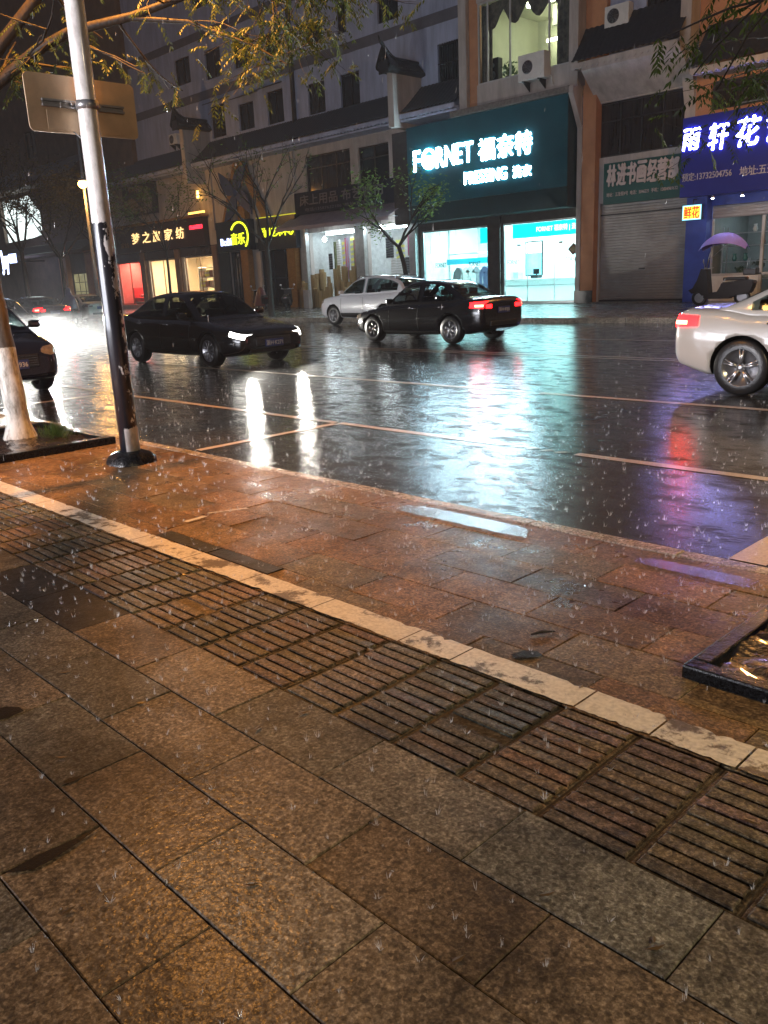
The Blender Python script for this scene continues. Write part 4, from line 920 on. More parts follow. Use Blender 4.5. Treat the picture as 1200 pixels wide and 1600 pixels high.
bxp('sign_board', t, NAVY, 0, r2[1] - ox, 0, .48, 0, r2[3] - oz); q = box_at(408, 354, 458, 369, 30.66); text('lettering', '幼儿艺术中心', q[0] - ox, q[1] - ox, q[2] - oz, q[3] - oz, -.02, YEL, t, .03, .008)
bxp('light_edge', t, EM('yellow_edge', (.55, .55, .02), .5), 0, r2[1] - ox, -.02, .1, r2[3] - oz + .002, r2[3] - oz + .05)
bxp('dark_cladding', b, NAVY, xk0 + .02, xk1 - .02, W0 - .06, W0 - .003, 3.52, 3.9)
for x in (xk0 + 3.6, xk1 - .1): bxp('ochre_pillar', b, OCHRE, x - .35, x + .35, W0 - .45, W0 - .07, Z0, 6.0 if x < xk1 - 1 else 4.0)
window(b, (xk0 + 1.5, xk0 + 3.2, Z0, 3.5), W0 + .04, 3, 1, NAVY); window(b, (xk0 + 4.6, xk1 - .3, Z0, 3.5), W0 + .04, 3, 2, NAVY)
bxp('plinth_cladding', b, NAVY, xk0 + .02, xk0 + 1.48, W0 - .08, W0 - .003, Z0, 3.5)
mb = MB()
for d in (2.2, 2.5): mb.tube([(xk0 + d, W0 - .06, Z0 + .6), (xk0 + d, W0 - .06, 3.1)], .03, 6)
mb.build('door_handle', STEEL, b)
t = thing('windmill_ornament', 'blue four-sailed windmill with ochre legs on the cream wall', 'ornament', (at(372, 300, 30.9).x, 30.75, at(372, 302, 30.9).z))
SAIL = M('dark_blue_sail', (.03, .06, .16), (.02, .04, .11), sc=2, rough=.4)
for k in range(4):
    a = PI / 4 + k * PI / 2 + .08; mb = MB(); pts = []
    for i in range(15): s_ = i / 14; pts.append((s_ * 2.0, .62 * math.sin(PI * s_ ** .75)))
    poly = [(x, w * .95) for x, w in pts] + [(x, -w * .35) for x, w in pts[::-1]][1:-1]
    mb.prism([(x * math.cos(a) - w * math.sin(a), x * math.sin(a) + w * math.cos(a)) for x, w in poly], -.12, -.06); mb.build('sail', SAIL, t)
MB().lathe([(.02, -.2), (.2, -.18), (.22, -.0), (.1, .4)], n=18, axis='Y').build('hub', SAIL, t)
for x1, z1 in ((-1.7, -1.7), (2.55, -1.75)):
    mb = MB(); mb.prism([(-.25 if x1 < 0 else .0, 1.7), (.25 if x1 < 0 else .55, 1.7), (x1 + .28, z1), (x1 - .28, z1)], .12, .36); mb.build('leg', OCHRE, t)
# home textiles
SIGN_BR = M('dark_brown_sign', (.045, .022, .012), (.03, .015, .008), sc=2, rough=.35)
GOLD = EM('lit_gold_letters', (1.0, .62, .25), .95)
q0 = at(178, 352, 30.8); q1 = at(316, 337, 30.8); zt, zb_ = 5.75, 4.05
t = thing('shop_sign', 'long dark brown sign with five gold characters over the warm home textile shop', 'sign', (q0.x, 30.8, zb_)); ox = q0.x
bxp('sign_board', t, SIGN_BR, 0, q1.x - ox, 0, .38, 0, zt - zb_); bxp('top_ledge', t, OCHRE, -.1, q1.x - ox + .1, -.25, .38, zt - zb_ + .004, zt - zb_ + .12)
for ch, u in zip('梦之旅家纺', (211, 228, 244, 263, 281)):
    a, c = at(u - 6, 365, 30.76), at(u + 6, 365, 30.76); text('letter', ch, a.x - ox, c.x - ox, .55, 1.25, -.03, GOLD, t, .03, .012)
a, c = at(188, 375, 30.76), at(200, 372, 30.76); text('small_lettering', '家纺', a.x - ox, c.x - ox, .35, .7, -.03, M('dull_gold_letters', (.3, .17, .06), rough=.4), t, .02)
a, c = at(295, 358, 30.7), at(314, 356, 30.7); bxp('red_ticker', t, EM('red_ticker_glow', (1, .02, .04), 3.5, .8, 12), a.x - ox, c.x - ox, -.06, -.002, 1.02, 1.24)
a, c = at(292, 326, 30.4), at(316, 322, 30.4); tl = thing('tube_light', 'short orange lit lamp on the ledge of the brown sign', 'lamp', (a.x, 30.45, zt + .14)); bxp('tube', tl, EM('orange_tube', (1, .45, .08), 2.2), 0, c.x - a.x, 0, .1, .02, .14); bxp('base', tl, BLACK, 0, c.x - a.x, -.02, .12, -.02, .018)
tw = thing('wall_lamp', 'tiny amber wall lamp high beside the blue windmill', 'lamp', (at(308, 300, 31).x, W0 - .02, at(308, 304, 31).z)); bxp('bracket', tw, BLACK, -.05, .05, -.12, 0, -.05, .05); bxp('lamp_body', tw, EM('amber_lamp', (1, .5, .1), 6), -.09, .09, -.2, -.125, -.22, .22)
PINK = M('rose_room', (.62, .30, .26), (.5, .2, .18), sc=1.2, rough=.6); WARM = M('warm_room', (.70, .58, .42), (.6, .48, .34), sc=1, rough=.6)
WL = EM('warm_shop_lamp', (1, .80, .52), 26)
m3b = m3[1] + .1
room(b, m1[0] - .1, m1[1] + .15, W0 + .26, W0 + 4, Z0 + .012, 3.6, PINK); room(b, m1[1] + .25, m3b, W0 + .26, W0 + 4.5, Z0 + .012, 3.6, WARM)
bxp('ceiling_lamp', b, EM('rose_lamp', (1, .30, .22), 30), m1[0] + .2, m1[1] - .1, W0 + 1.0, W0 + 1.6, 3.5, 3.56); bxp('ceiling_lamp', b, WL, m2[0], m2[1] + .5, W0 + .9, W0 + 1.7, 3.5, 3.56); bxp('ceiling_lamp', b, WL, m3[0], m3[1] - .3, W0 + .9, W0 + 1.7, 3.5, 3.56)
for r in (m1, m2, m3): window(b, (r[0], r[1], Z0 + (.0 if r is m2 else .33), 3.45), W0 + .04, 2, 1, M('bronze_frame', (.16, .10, .06), rough=.35, metal=.4), CLEAR)
for x in (m1[1] + (m2[0] - m1[1]) / 2, m2[1] + (m3[0] - m2[1]) / 2, m3[1] + .35, m1[0] - .3): bxp('bronze_pier', b, M('bronze_stone', (.22, .14, .09), rough=.35), x - .28, x + .28, W0 - .18, W0 - .004, Z0, 4.0)
bxp('dark_lintel', b, STONE_D, m1[0] - .6, m3[1] + .6, W0 - .1, W0 - .006, 3.47, 4.04)
t = thing('goods_shelf', 'shelves of dark red cushions in the brightest home textile window', 'shelves', (m3[0] + .9, W0 + 1.2, Z0 + .0))
for z in (.6, 1.25, 1.9, 2.5): bxp('shelf', t, WHITE, -.7, 2.6, -.3, .3, z, z + .05)
for x in (-.7, 1.0, 2.6): bxp('upright', t, WHITE, x - .03, x + .03, -.3, .3, 0, 2.6)
for i in range(14):
    x, z = -.45 + .55 * (i % 5), (.65, 1.3, 1.95)[i // 5]
    o = MB().box(-.22, .22, -.2, .2, 0, .42, .1).build('cushion', (CM[5], CM[9], CM[0])[i % 3]); o.location = (m3[0] + .9 + x, W0 + 1.15, Z0 + z + .003); tag(o, 'small cushion on the shelves of the home textile shop', 'cushion', 'cushions on the home textile shelves')
t = thing('display_bed', 'bed with a red quilt in the rose lit shop window', 'bed', ((m1[0] + m1[1]) / 2 + .3, W0 + 1.6, Z0)); RED = M('red_quilt', (.5, .05, .05), (.4, .03, .04), sc=4, rough=.7)
bxp('base', t, WHITE, -1.2, 1.2, -.9, .9, .05, .5); bxp('quilt', t, RED, -1.25, 1.25, -.95, .95, .505, .8, .1); bxp('headboard', t, RED, -1.3, -1.15, -.95, .95, .3, 1.5, .05); bxp('pillow', t, WHITE, -1.1, -.6, -.5, .5, .81, 1.0, .06)
# billboard on the wall above
t = thing('poster_board', 'dark billboard with pale figures above the brown home textile sign', 'poster', (pst[0], W0 - .12, pst[2])); ox, oz = pst[0], pst[2]
PW, PH = pst[1] - ox, pst[3] - oz
bxp('panel', t, M('dark_violet_poster', (.03, .022, .04), rough=.3), 0, PW, 0, .1, 0, PH); q = box_at(200, 291, 218, 299, W0 - .13); text('lettering', 'FUGE', q[0] - ox, q[1] - ox, PH * .74, PH * .87, -.01, M('pale_poster_ink', (.5, .48, .55), rough=.4), t, .008)
MB().prism([(.1, .1), (.1, PH * .45), (PW * .3, PH * .55), (PW * .45, PH * .35), (PW * .6, PH * .1)], -.012, -.004).build('pale_shape', M('poster_sand', (.42, .33, .22), (.2, .15, .1), sc=3, rough=.4), t)
MB().prism([(PW * .62, .1), (PW * .6, PH * .5), (PW * .68, PH * .62), (PW * .7, PH * .8), (PW * .78, PH * .8), (PW * .8, PH * .6), (PW * .88, PH * .48), (PW * .84, .1)], -.012, -.004).build('figure_shape', M('poster_grey', (.35, .31, .27), (.15, .13, .12), sc=4, rough=.4), t)
roof_box(b, gx0 - 9.5, ul, YU + .4, 44, 23.8, 24.2)

# ---- far left: the brown building
b = thing('brown_building', 'tall dark brown building at the far left with a lit angular window behind trees', 'building')
bx0, bx1 = -96, gx0 - 9.6
ar = [at(u, v, 31.0) for u, v in ((2, 316), (50, 314), (69, 333), (73, 362), (55, 366), (2, 372))]
gw = box_at(114, 432, 140, 458, 31.0); mid = box_at(176, 219, 222, 260, 31.0); gx_ = gx0 - 9.6
hs = [(-79.0, -70.8, 5.7, 9.8), (gw[0], gw[1], .9, 3.0), (-92, -90, 11, 13), (-86, -84, 11, 13), (-80, -78, 12, 14), (-72, -70, 12, 14), (-80, -78, 17, 19), (-72, -70, 17, 19)]
wall_with_holes(MB(), bx0, bx1, Z0 - .1, 26, 31.0, hs).build('wall', BROWN, b, normals=False)
for h in hs[2:]: window(b, h, 31.05, 2, 1)
# the lit window: an angular opening cut in a brown panel
mb = MB(); mb.prism([(-79.0, 5.7), (-70.8, 5.7), (-70.8, 9.8), (-71.5, 9.8), (-71.2, 7.9), (-71.3, 6.25), (-73.4, 6.1), (-79, 6.0)], 31.08, 31.2); mb.prism([(-79, 9.8), (-71.5, 9.8), (-71.2, 8.0), (-73.1, 9.45), (-79, 9.45)], 31.081, 31.2)
f_ = mb.build('lit_window', BROWN, b); g = MB(); g.quad((-79, 31.3, 5.7), (-70.8, 31.3, 5.7), (-70.8, 31.3, 9.8), (-79, 31.3, 9.8)); g.build('pane', EM('lit_window_glass', (.86, 1, .97), 1.3, .6, 1.2), f_)
f_ = window(b, (gw[0], gw[1], .9, 3.0), 31.05, 3, 3, FRAME_D, EM('dim_yellow_window', (.55, .50, .25), .30, .5, 2))
for u in (105, 146): x = at(u, 440, 30.8).x; bxp('ochre_pillar', b, ORANGE, x - .6, x + .6, 30.6, 30.99, Z0, 4.4)
tiled_eave(b, bx0, bx1 - .3, 29.3, 9.9, 30.98, 11.3, soffit=BROWN); tiled_eave(b, bx0, bx1 - .3, 29.6, 4.6, 30.98, 5.4, soffit=BROWN)
roof_box(b, bx0, bx1, 31.4, 44, 25.8, 26.1)
bxp('tower_wall', b, BROWN, gx0 - 9.55, gxw - .01, 31.5, 40, 8.9, 27)
t = thing('neon_sign', 'small blue white neon sign glowing behind the tree trunk at the far left', 'sign', (at(12, 408, 28).x, 28, at(12, 416, 28).z))
text('lettering', 'Joy', -1.2, .2, -.6, 1.2, 0, EM('neon_blue', (.55, .65, 1), 4), t, .05, .02); bxp('panel', t, EM('neon_blue_panel', (.45, .55, 1), 2.0), .3, 1.6, .0, .1, .2, .9); bxp('bracket', t, BLACK, -.05, .05, .1, 3.0, .3, .4)

# ------------------------------------------------------------------ street lamps
POST = peeling_post()
SODIUM = (1.0, .50, .13)
NEARC = (1.0, .60, .27)
LENS = EM('sodium_lens', (1.0, .55, .14), 42)
GALV = M('galvanised_steel', (.36, .36, .37), (.24, .24, .25), sc=6, rough=.35, metal=.7)
GREYPOST = M('grey_post_paint', (.30, .29, .29), (.2, .19, .19), sc=4, rough=.35, coat=.4)
def lamp_light(par, loc, power, color=SODIUM, r=.12, spot=0):
    l = bpy.data.lights.new('lamp_light', 'SPOT' if spot else 'POINT'); l.energy = power; l.color = color; l.shadow_soft_size = r
    if spot: l.spot_size = math.radians(spot); l.spot_blend = .7
    o = bpy.data.objects.new('lamp_light', l); COL.objects.link(o); o.parent = par; o.location = loc; return o
def lamp_head(t, p, d):
    """a flat cobra head at p, looking along d"""
    p = Vector(p); d = Vector(d).normalized(); s_ = d.cross(Vector((0, 0, 1))).normalized(); mb = MB(); rows = []
    for k, (a, w, h0, h1) in enumerate(((0, .06, -.03, .05), (.15, .13, -.05, .09), (.4, .16, -.05, .10), (.62, .12, -.04, .07), (.72, .03, -.02, .02))):
        c = p + d * a; rows.append([c + s_ * w * math.cos(q) + Vector((0, 0, (h1 if math.sin(q) > 0 else -h0) * math.sin(q))) for q in [2 * PI * i / 14 for i in range(15)]])
    mb.sheet(rows); h = mb.build('lamp_housing', GALV, t)
    mb = MB(); c = p + d * .36; mb.sheet([[c + d * (.22 * math.cos(q) * r) + s_ * (.13 * math.sin(q) * r) + Vector((0, 0, -.055 - .035 * (1 - r * r))) for q in [2 * PI * i / 18 for i in range(19)]] for r in (1, .7, .35, .02)]); mb.build('lens', LENS, t)
    return c + Vector((0, 0, -.24))
# the peeling lamp post on the near pavement
PX0, PY0 = -7.0, 3.575
t = thing('street_lamp', 'thick white lamp post with flaking black paint on its lower half, standing by the kerb', 'street lamp', (PX0, PY0, 0))
MB().tube([(0, 0, .05), (0, 0, 1.2), (0, 0, 2.4), (0, 0, 4), (0, 0, 6.3)], [.088, .085, .081, .076, .07], 24).build('post', POST, t)
mb = MB(); rows = []
for r, z in ((.21, .0), (.20, .045), (.16, .085), (.11, .105), (.08, .11)): rows.append([(r * abs(math.cos(a)) ** .7 * math.copysign(1, math.cos(a)) + random.uniform(-.008, .008), r * abs(math.sin(a)) ** .7 * math.copysign(1, math.sin(a)), z) for a in [2 * PI * i / 24 for i in range(25)]])
mb.sheet(rows).build('footing', KERB_DARK, t)
MB().lathe([(.084, 2.935), (.092, 2.935), (.092, 3.0), (.084, 3.0)], n=24).build('clamp_band', GALV, t)
MB().tube([(0, 0, 6.2), (-.1, .08, 6.4), (-.42, .32, 6.5)], .04, 10).build('arm', GALV, t)
c = lamp_head(t, (-.42, .32, 6.48), (-.8, .6, -.02)); lamp_light(t, c, 1900, (1, .38, .06), spot=112)
# the traffic plate it carries, seen from behind
t = thing('traffic_sign', 'blank metal back of a rectangular traffic sign clamped to the white lamp post', 'sign', (-7.10, 3.6, 2.98))
PLATE = M('sign_back_aluminium', (.72, .54, .36), (.50, .37, .25), sc=3.5, rough=.42, metal=.15, bump=.25, bsc=6)
def rrect(y0, y1, z0, z1, r, n=5):
    out = []
    for cy, cz, a0 in ((y1 - r, z1 - r, 0), (y0 + r, z1 - r, PI / 2), (y0 + r, z0 + r, PI), (y1 - r, z0 + r, 1.5 * PI)): out += [(cy + r * math.cos(a0 + PI / 2 * i / n), cz + r * math.sin(a0 + PI / 2 * i / n)) for i in range(n + 1)]
    return out
MB().prism(rrect(-.48, .47, -.22, .215, .045), -.012, -.004, 'X').build('plate', PLATE, t)
mb = MB(); mb.box(-.0035, .022, -.36, .35, -.028, -.012); mb.box(-.0035, .022, -.36, .35, .012, .028); mb.box(-.0035, .006, -.355, .345, -.0115, .0115); mb.build('rail', GALV, t)
mb = MB()
for y in (-.12, .12): mb.tube([(.02, y, 0), (.045, y, 0)], .012, 8)
MB().box(-.0035, .004, -.33, -.06, -.20, -.05, .001).build('backing_sheet', PLATE, t); MB().box(-.0035, .004, .10, .36, -.20, -.05, .001).build('backing_sheet', PLATE, t)
for y in (-.12, .12): MB().tube([(.02, y, 0), (.05, y, 0)], .012, 8).build('bolt', GALV, t)
MB().tube([(-.005, -.12, -.2), (.01, -.05, -.26), (.03, .05, -.27), (.05, .1, -.2)], .005, 6).build('wire', FRAME_W, t)
mb.bm.free()
# the lit one across the street, and its neighbours that light the pavement on the right
def far_lamp(x, y, label, hz=7.35, power=500, top=10.2, side=(.62, -.35)):
    t = thing('street_lamp', label, 'street lamp', (x, y, .12), group='slim street lamps across the street')
    MB().tube([(0, 0, 0), (0, 0, 2.4), (0, 0, top)], [.13, .10, .055], 14).build('post', GREYPOST, t)
    MB().lathe([(.24, 0), (.24, .05), (.16, .09), (.15, .5), (.12, .55)], n=18).build('base', GREYPOST, t)
    MB().tube([(0, 0, hz + .1), (side[0] * .5, side[1] * .5, hz + .22), (side[0], side[1], hz + .18)], .03, 8).build('arm', GALV, t)
    MB().lathe([(.05, .2), (.2, .14), (.27, .05), (.2, .02)], (side[0], side[1], hz - .05), n=18).build('lamp_shade', GALV, t)
    MB().lathe([(.02, -.36), (.18, -.28), (.26, -.12), (.2, .01), (.03, .03)], (side[0], side[1], hz - .05), n=18).build('globe', EM('sodium_globe', (1, .40, .06), 30), t)
    lamp_light(t, (side[0], side[1], hz - .5), power, r=.17); return t
far_lamp(-47.6, 23.5, 'slim street lamp with a glowing orange globe seen beside the white post', power=260)
far_lamp(-7.6, 23.6, 'slim street lamp on the far pavement before the flower shop, its globe out of view', power=800, hz=7.6)

t = thing('street_lamp', 'white lamp post on the near pavement further along to the right, out of the picture', 'street lamp', (9.0, 3.575, 0))
MB().tube([(0, 0, 0), (0, 0, 2.4), (0, 0, 7.0)], [.085, .08, .07], 20).build('post', GREYPOST, t)
MB().tube([(0, 0, 6.9), (-.1, .02, 7.1), (-.5, .06, 7.2)], .04, 10).build('arm', GALV, t)
c = lamp_head(t, (-.5, .06, 7.18), (-1, .1, -.02)); lamp_light(t, c, 1900, (1, .78, .42), spot=172)
# the lit shop on this side, behind the viewer
t = thing('corner_shop', 'shop with cold lit windows on the near side of the street behind the viewer', 'building')
wall_with_holes(MB(), -75, 40, -.05, 15, -7.5, [(-20, -15.2, .5, 3.0), (-15, -10.2, .5, 3.0), (-9.8, -5, .5, 3.0)]).build('wall', BROWN, t)
for x0 in (-20, -15, -9.8):
    f_ = window(t, (x0, x0 + 4.8, .5, 3.0), -7.9, 3, 1, FRAME_W, EM('cold_shop_window', (.88, .90, 1.0), 10))
bxp('canopy', t, CONCRETE, -24, 12, -7.49, -6.0, 3.6, 3.8)
fl = thing('added_fill_light', 'white lamp added unseen behind the viewer to brighten the lamp post', 'added_fill_light', (-7.5, -5.6, 3.5))  # added fill light, out of view, that whitens the near post and trunk
bxp('housing', fl, BLACK, -.18, .18, -.12, 0, -.14, .14, .01); bxp('lens', fl, EM('added_fill_lens', (.95, .93, 1), 40), -.15, .15, .002, .008, -.11, .11); MB().tube([(0, -.06, .14), (0, -.06, .3), (0, -.45, .3)], .015, 6).build('bracket', STEEL, fl)
l = bpy.data.lights.new('added_fill_beam', 'SPOT'); l.energy = 2600; l.color = (1, .94, .96); l.spot_size = math.radians(44); l.spot_blend = .8; l.shadow_soft_size = .12
o = bpy.data.objects.new('added_fill_beam', l); COL.objects.link(o); o.parent = fl; o.location = (0, .05, 0); o.rotation_euler = (Vector((-6.9, 3.2, 2.2)) - Vector((-7.5, -5.6, 3.5))).to_track_quat('-Z', 'Y').to_euler()

# ------------------------------------------------------------------ trees
BARK = M('wet_bark', (.030, .023, .018), (.012, .009, .007), sc=12, rough=.6, bump=.8, bsc=26, coat=.0, spec=.25, stretch=(1, 1, .3))
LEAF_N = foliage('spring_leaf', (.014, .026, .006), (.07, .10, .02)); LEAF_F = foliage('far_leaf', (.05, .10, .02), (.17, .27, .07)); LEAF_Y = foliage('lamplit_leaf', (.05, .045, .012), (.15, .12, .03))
class Leaves:
    def __init__(s): s.V, s.F, s.A = [], [], []
    def blade(s, p, d, n, l, w, a):
        i = len(s.V); q = d.cross(n).normalized() * w * .5
        s.V += [p, p + d * l * .45 + q, p + d * l, p + d * l * .45 - q]; s.F.append((i, i + 1, i + 2, i + 3)); s.A.append(a)
    def pinnate(s, p, d, l, a, pairs=6, bl=.06, bw=.017):
        """a compound leaf that droops from the twig"""
        d = d.normalized(); g = Vector((0, 0, -1)); side = d.cross(g)
        side = side.normalized() if side.length > .01 else Vector((1, 0, 0)); pos = p.copy()
        for k in range(pairs):
            d2 = (d + g * (.16 * k)).normalized(); pos = pos + d2 * l / pairs
            for s_ in (-1, 1):
                bd = (side * s_ * .75 + d2 * .55 + g * .55 + Vector((random.gauss(0, .12), random.gauss(0, .12), random.gauss(0, .12)))).normalized()
                s.blade(pos, bd, (d2.cross(bd) + Vector((0, 0, .3))).normalized(), bl * random.uniform(.75, 1.15), bw, min(1, max(0, a + random.gauss(0, .13))))
        s.blade(pos, d2, side, bl, bw, a)
    def build(s, name, mat, parent):
        me = bpy.data.meshes.new(name); me.from_pydata([tuple(v) for v in s.V], [], s.F); me.materials.append(mat)
        at_ = me.attributes.new('leaf', 'FLOAT', 'FACE')
        for i, a in enumerate(s.A): at_.data[i].value = a
        o = bpy.data.objects.new(name, me); COL.objects.link(o); o.parent = parent; return o
def wob(p, s): return p + Vector((random.gauss(0, s), random.gauss(0, s), random.gauss(0, s)))
def grow(mb, lv, p, d, l, r, depth, leaf, up=.12, spread=.55):
    """a limb that bends, thins, forks and carries leaves on its last twigs"""
    pts, rad = [p.copy()], [r]; n = 4
    for k in range(n):
        d = (d + Vector((random.gauss(0, .13), random.gauss(0, .13), random.gauss(0, .09) + up * .3))).normalized(); p = p + d * l / n; pts.append(p.copy()); rad.append(r * (1 - .45 * (k + 1) / n))
    mb.tube(pts, rad, 7 if r > .03 else 5, False)
    if depth == 0:
        leaf(lv, pts, d); return
    for k in range(random.choice((2, 3, 3))):
        nd = (d + Vector((random.gauss(0, spread), random.gauss(0, spread), random.gauss(0, spread * .5) + up))).normalized()
        grow(mb, lv, pts[random.choice((2, 3, 4, 4))], nd, l * random.uniform(.6, .85), r * .55, depth - 1, leaf, up, spread)
def near_leaf(dens, a0, bl=.06):
    def f(lv, pts, d):
        for q in pts[1:]:
            for _ in range(dens):
                v = Vector((random.gauss(0, 1), random.gauss(0, 1), random.gauss(-.35, .4))); lv.pinnate(wob(q, .05), v, random.uniform(.16, .26) * bl / .06, a0 + random.gauss(0, .18), 6, bl, bl * .28)
    return f
def twig_fan(mb, lv, pts, rads, dens, a0, twigs=7, bl=.055):
    pts = [Vector(p) for p in pts]; mb.tube(pts, rads, 8, False)
    for k in range(1, len(pts)):
        for _ in range(twigs if k > len(pts) - 3 else 2):
            d = ((pts[k] - pts[k - 1]).normalized() * .7 + Vector((random.gauss(0, .6), random.gauss(0, .6), random.gauss(-.1, .4)))).normalized()
            grow(mb, lv, pts[k] + (pts[k - 1] - pts[k]) * random.random() * .5, d, random.uniform(.35, .7), max(.006, rads[k] * .35), 1, near_leaf(dens, a0, bl), -.05, .5)
random.seed(11)
t = thing('street_tree', 'near tree with a limewashed trunk in the dark kerbed bed at the left edge', 'tree', (-9.1, 3.39, .04)); B = Vector((-9.1, 3.39, .04))
LB = limewashed_bark()
mb = MB(); tr = []
for i in range(26):
    z = i / 25 * 3.4; tr.append((-.01 * z + .02 * math.sin(z * 2.2), .02 * math.cos(z * 1.7), z))
mb.tube(tr, [.125 - .015 * min(1, i / 6) + (.05 if i == 0 else 0) - .03 * i / 25 + .006 * math.sin(i * 2.1) for i in range(26)], 18, False); mb.build('trunk', LB, t)
mb, lv = MB(), Leaves(); rel = lambda *P: [Vector(p) - B for p in P]
twig_fan(mb, lv, rel((-9.12, 3.4, 3.3), (-8.98, 3.72, 3.52), (-8.65, 3.95, 3.74), (-8.3, 4.16, 3.87), (-7.9, 4.6, 3.98), (-7.5, 4.96, 4.12), (-7.0, 5.2, 4.25)), [.075, .058, .052, .046, .038, .03, .02], 1, .45, 1)
twig_fan(mb, lv, rel((-7.95, 4.55, 3.97), (-7.5, 4.95, 3.9), (-7.0, 5.3, 3.65), (-6.7, 5.45, 3.45)), [.028, .02, .014, .008], 1, .5, 2)
twig_fan(mb, lv, rel((-9.1, 3.4, 3.4), (-8.6, 4.2, 4.4), (-7.6, 5.0, 4.75), (-6.9, 5.1, 4.6), (-6.55, 5.2, 4.25), (-6.3, 5.25, 3.95)), [.07, .055, .036, .022, .012, .007], 1, .62, 5)
twig_fan(mb, lv, rel((-7.2, 5.05, 4.7), (-6.7, 5.0, 4.55), (-6.25, 5.1, 4.35), (-5.95, 5.2, 4.05)), [.02, .014, .010, .006], 1, .75, 5)
twig_fan(mb, lv, rel((-7.4, 5.05, 4.7), (-7.1, 5.15, 4.4), (-6.85, 5.3, 4.15), (-6.7, 5.35, 3.95)), [.016, .012, .008, .005], 1, .6, 4)
for d in ((-.8, -.2, .8), (-.2, -.8, .9), (.3, -.6, 1), (-.5, .5, 1.2), (.1, .2, 1.4)): grow(mb, lv, Vector((0, 0, 3.3)), Vector(d).normalized(), 1.9, .07, 2, near_leaf(1, .4), .25, .4)
mb.build('crown_limbs', BARK, t); lv.build('foliage', LEAF_N, t)
t = thing('street_tree', 'tree in the granite edged planter with yellow leaf tips at the upper right', 'tree', (-.55, 3.35, .03)); B = Vector((-.55, 3.35, .03))
MB().tube([(0, 0, 0), (.02, 0, .8), (-.03, .03, 1.6), (0, .05, 2.4)], [.13, .105, .10, .09], 14, False).build('trunk', LB, t)
mb, lv = MB(), Leaves()
def aimed(u, v, dist): r = ray(u, v); return EYE + r * (dist / math.hypot(r.x, r.y))
for (u0, v0), (u1, v1) in (((1260, 95), (1165, 110)), ((1270, 50), (1185, 60)), ((1270, 140), (1160, 160))):
    e0, e1 = aimed(u0, v0, 7.2), aimed(u1, v1, 8.2); st = Vector((-.6, 3.4, 2.4)); twig_fan(mb, lv, [st - B, st.lerp(e0, .5) + Vector((0, 0, .4)) - B, e0 - B, e0.lerp(e1, .5) - B, e1 - B], [.05, .035, .02, .012, .007], 1, .5, 1)
for d in ((.9, .0, .8), (.5, -.8, .9), (.9, -.4, 1)): grow(mb, lv, Vector((0, .05, 2.3)), Vector(d).normalized(), 1.6, .06, 3, near_leaf(1, .4), .1, .5)
mb.build('crown_limbs', BARK, t); lv.build('foliage', LEAF_N, t)
def far_leaf(n, l, a0, sp=.16):
    def f(lv, pts, d):
        for q in pts:
            for _ in range(n):
                v = Vector((random.gauss(0, 1), random.gauss(0, 1), random.gauss(-.5, .6))).normalized(); nn = v.orthogonal().normalized(); lv.blade(wob(q, sp), v, nn, l * random.uniform(.7, 1.3), l * .36, min(1, max(0, a0 + random.gauss(0, .22))))
    return f
def far_tree(u, v, y, label, fork, height, width, dens, mat, a0, seed, depth=3, sp=.16, r=.085, lean=(0, 0), l=.17):
    random.seed(seed); p = at(u, v, y); t = thing('street_tree', label, 'tree', (p.x, y, far_z(y)), group='street trees across the road')
    mb = MB(); mb.tube([(0, 0, 0), (lean[0] * .4, 0, fork * .4), (lean[0] * .7, .02, fork * .75), (lean[0], .0, fork)], [r * 1.25, r, r * .92, r * .85], 12, False); mb.build('trunk', BARK, t)
    mb, lv = MB(), Leaves(); n = 4
    for k in range(n):
        a = 2 * PI * k / n + random.uniform(-.4, .4); d = Vector((math.cos(a) * width / height, math.sin(a) * width / height * .8, 1.0)).normalized()
        grow(mb, lv, Vector((lean[0], 0, fork - .05)), d, (height - fork) * .46, r * .62, depth, far_leaf(dens, l, a0, sp), .06, .42)
    mb.build('crown_limbs', BARK, t); lv.build('foliage', mat, t); return t
far_tree(424, 480, 23.7, 'bare looking thin tree forking low before the children\'s club', 3.0, 7.2, 4.4, 1, LEAF_F, .35, 5, r=.12)
far_tree(648, 478, 24.2, 'green leafy tree leaning left of the bright laundry window', 2.6, 5.35, 5.4, 3, LEAF_F, .55, 8, sp=.2, r=.10, lean=(-.75, 0), l=.17)
far_tree(268, 470, 23.7, 'slight tree with a thin crown before the home textile shop', 3.2, 7.0, 4.2, 3, LEAF_F, .35, 14, r=.07)
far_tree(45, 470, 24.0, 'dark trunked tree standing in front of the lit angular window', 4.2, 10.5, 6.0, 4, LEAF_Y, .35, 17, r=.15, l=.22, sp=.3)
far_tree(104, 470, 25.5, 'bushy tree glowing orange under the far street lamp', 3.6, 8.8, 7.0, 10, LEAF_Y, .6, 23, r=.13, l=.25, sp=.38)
far_tree(165, 470, 26.5, 'dim tree half hidden behind the white lamp post', 3.6, 8.2, 5.2, 7, LEAF_Y, .35, 29, r=.11, l=.24, sp=.34)

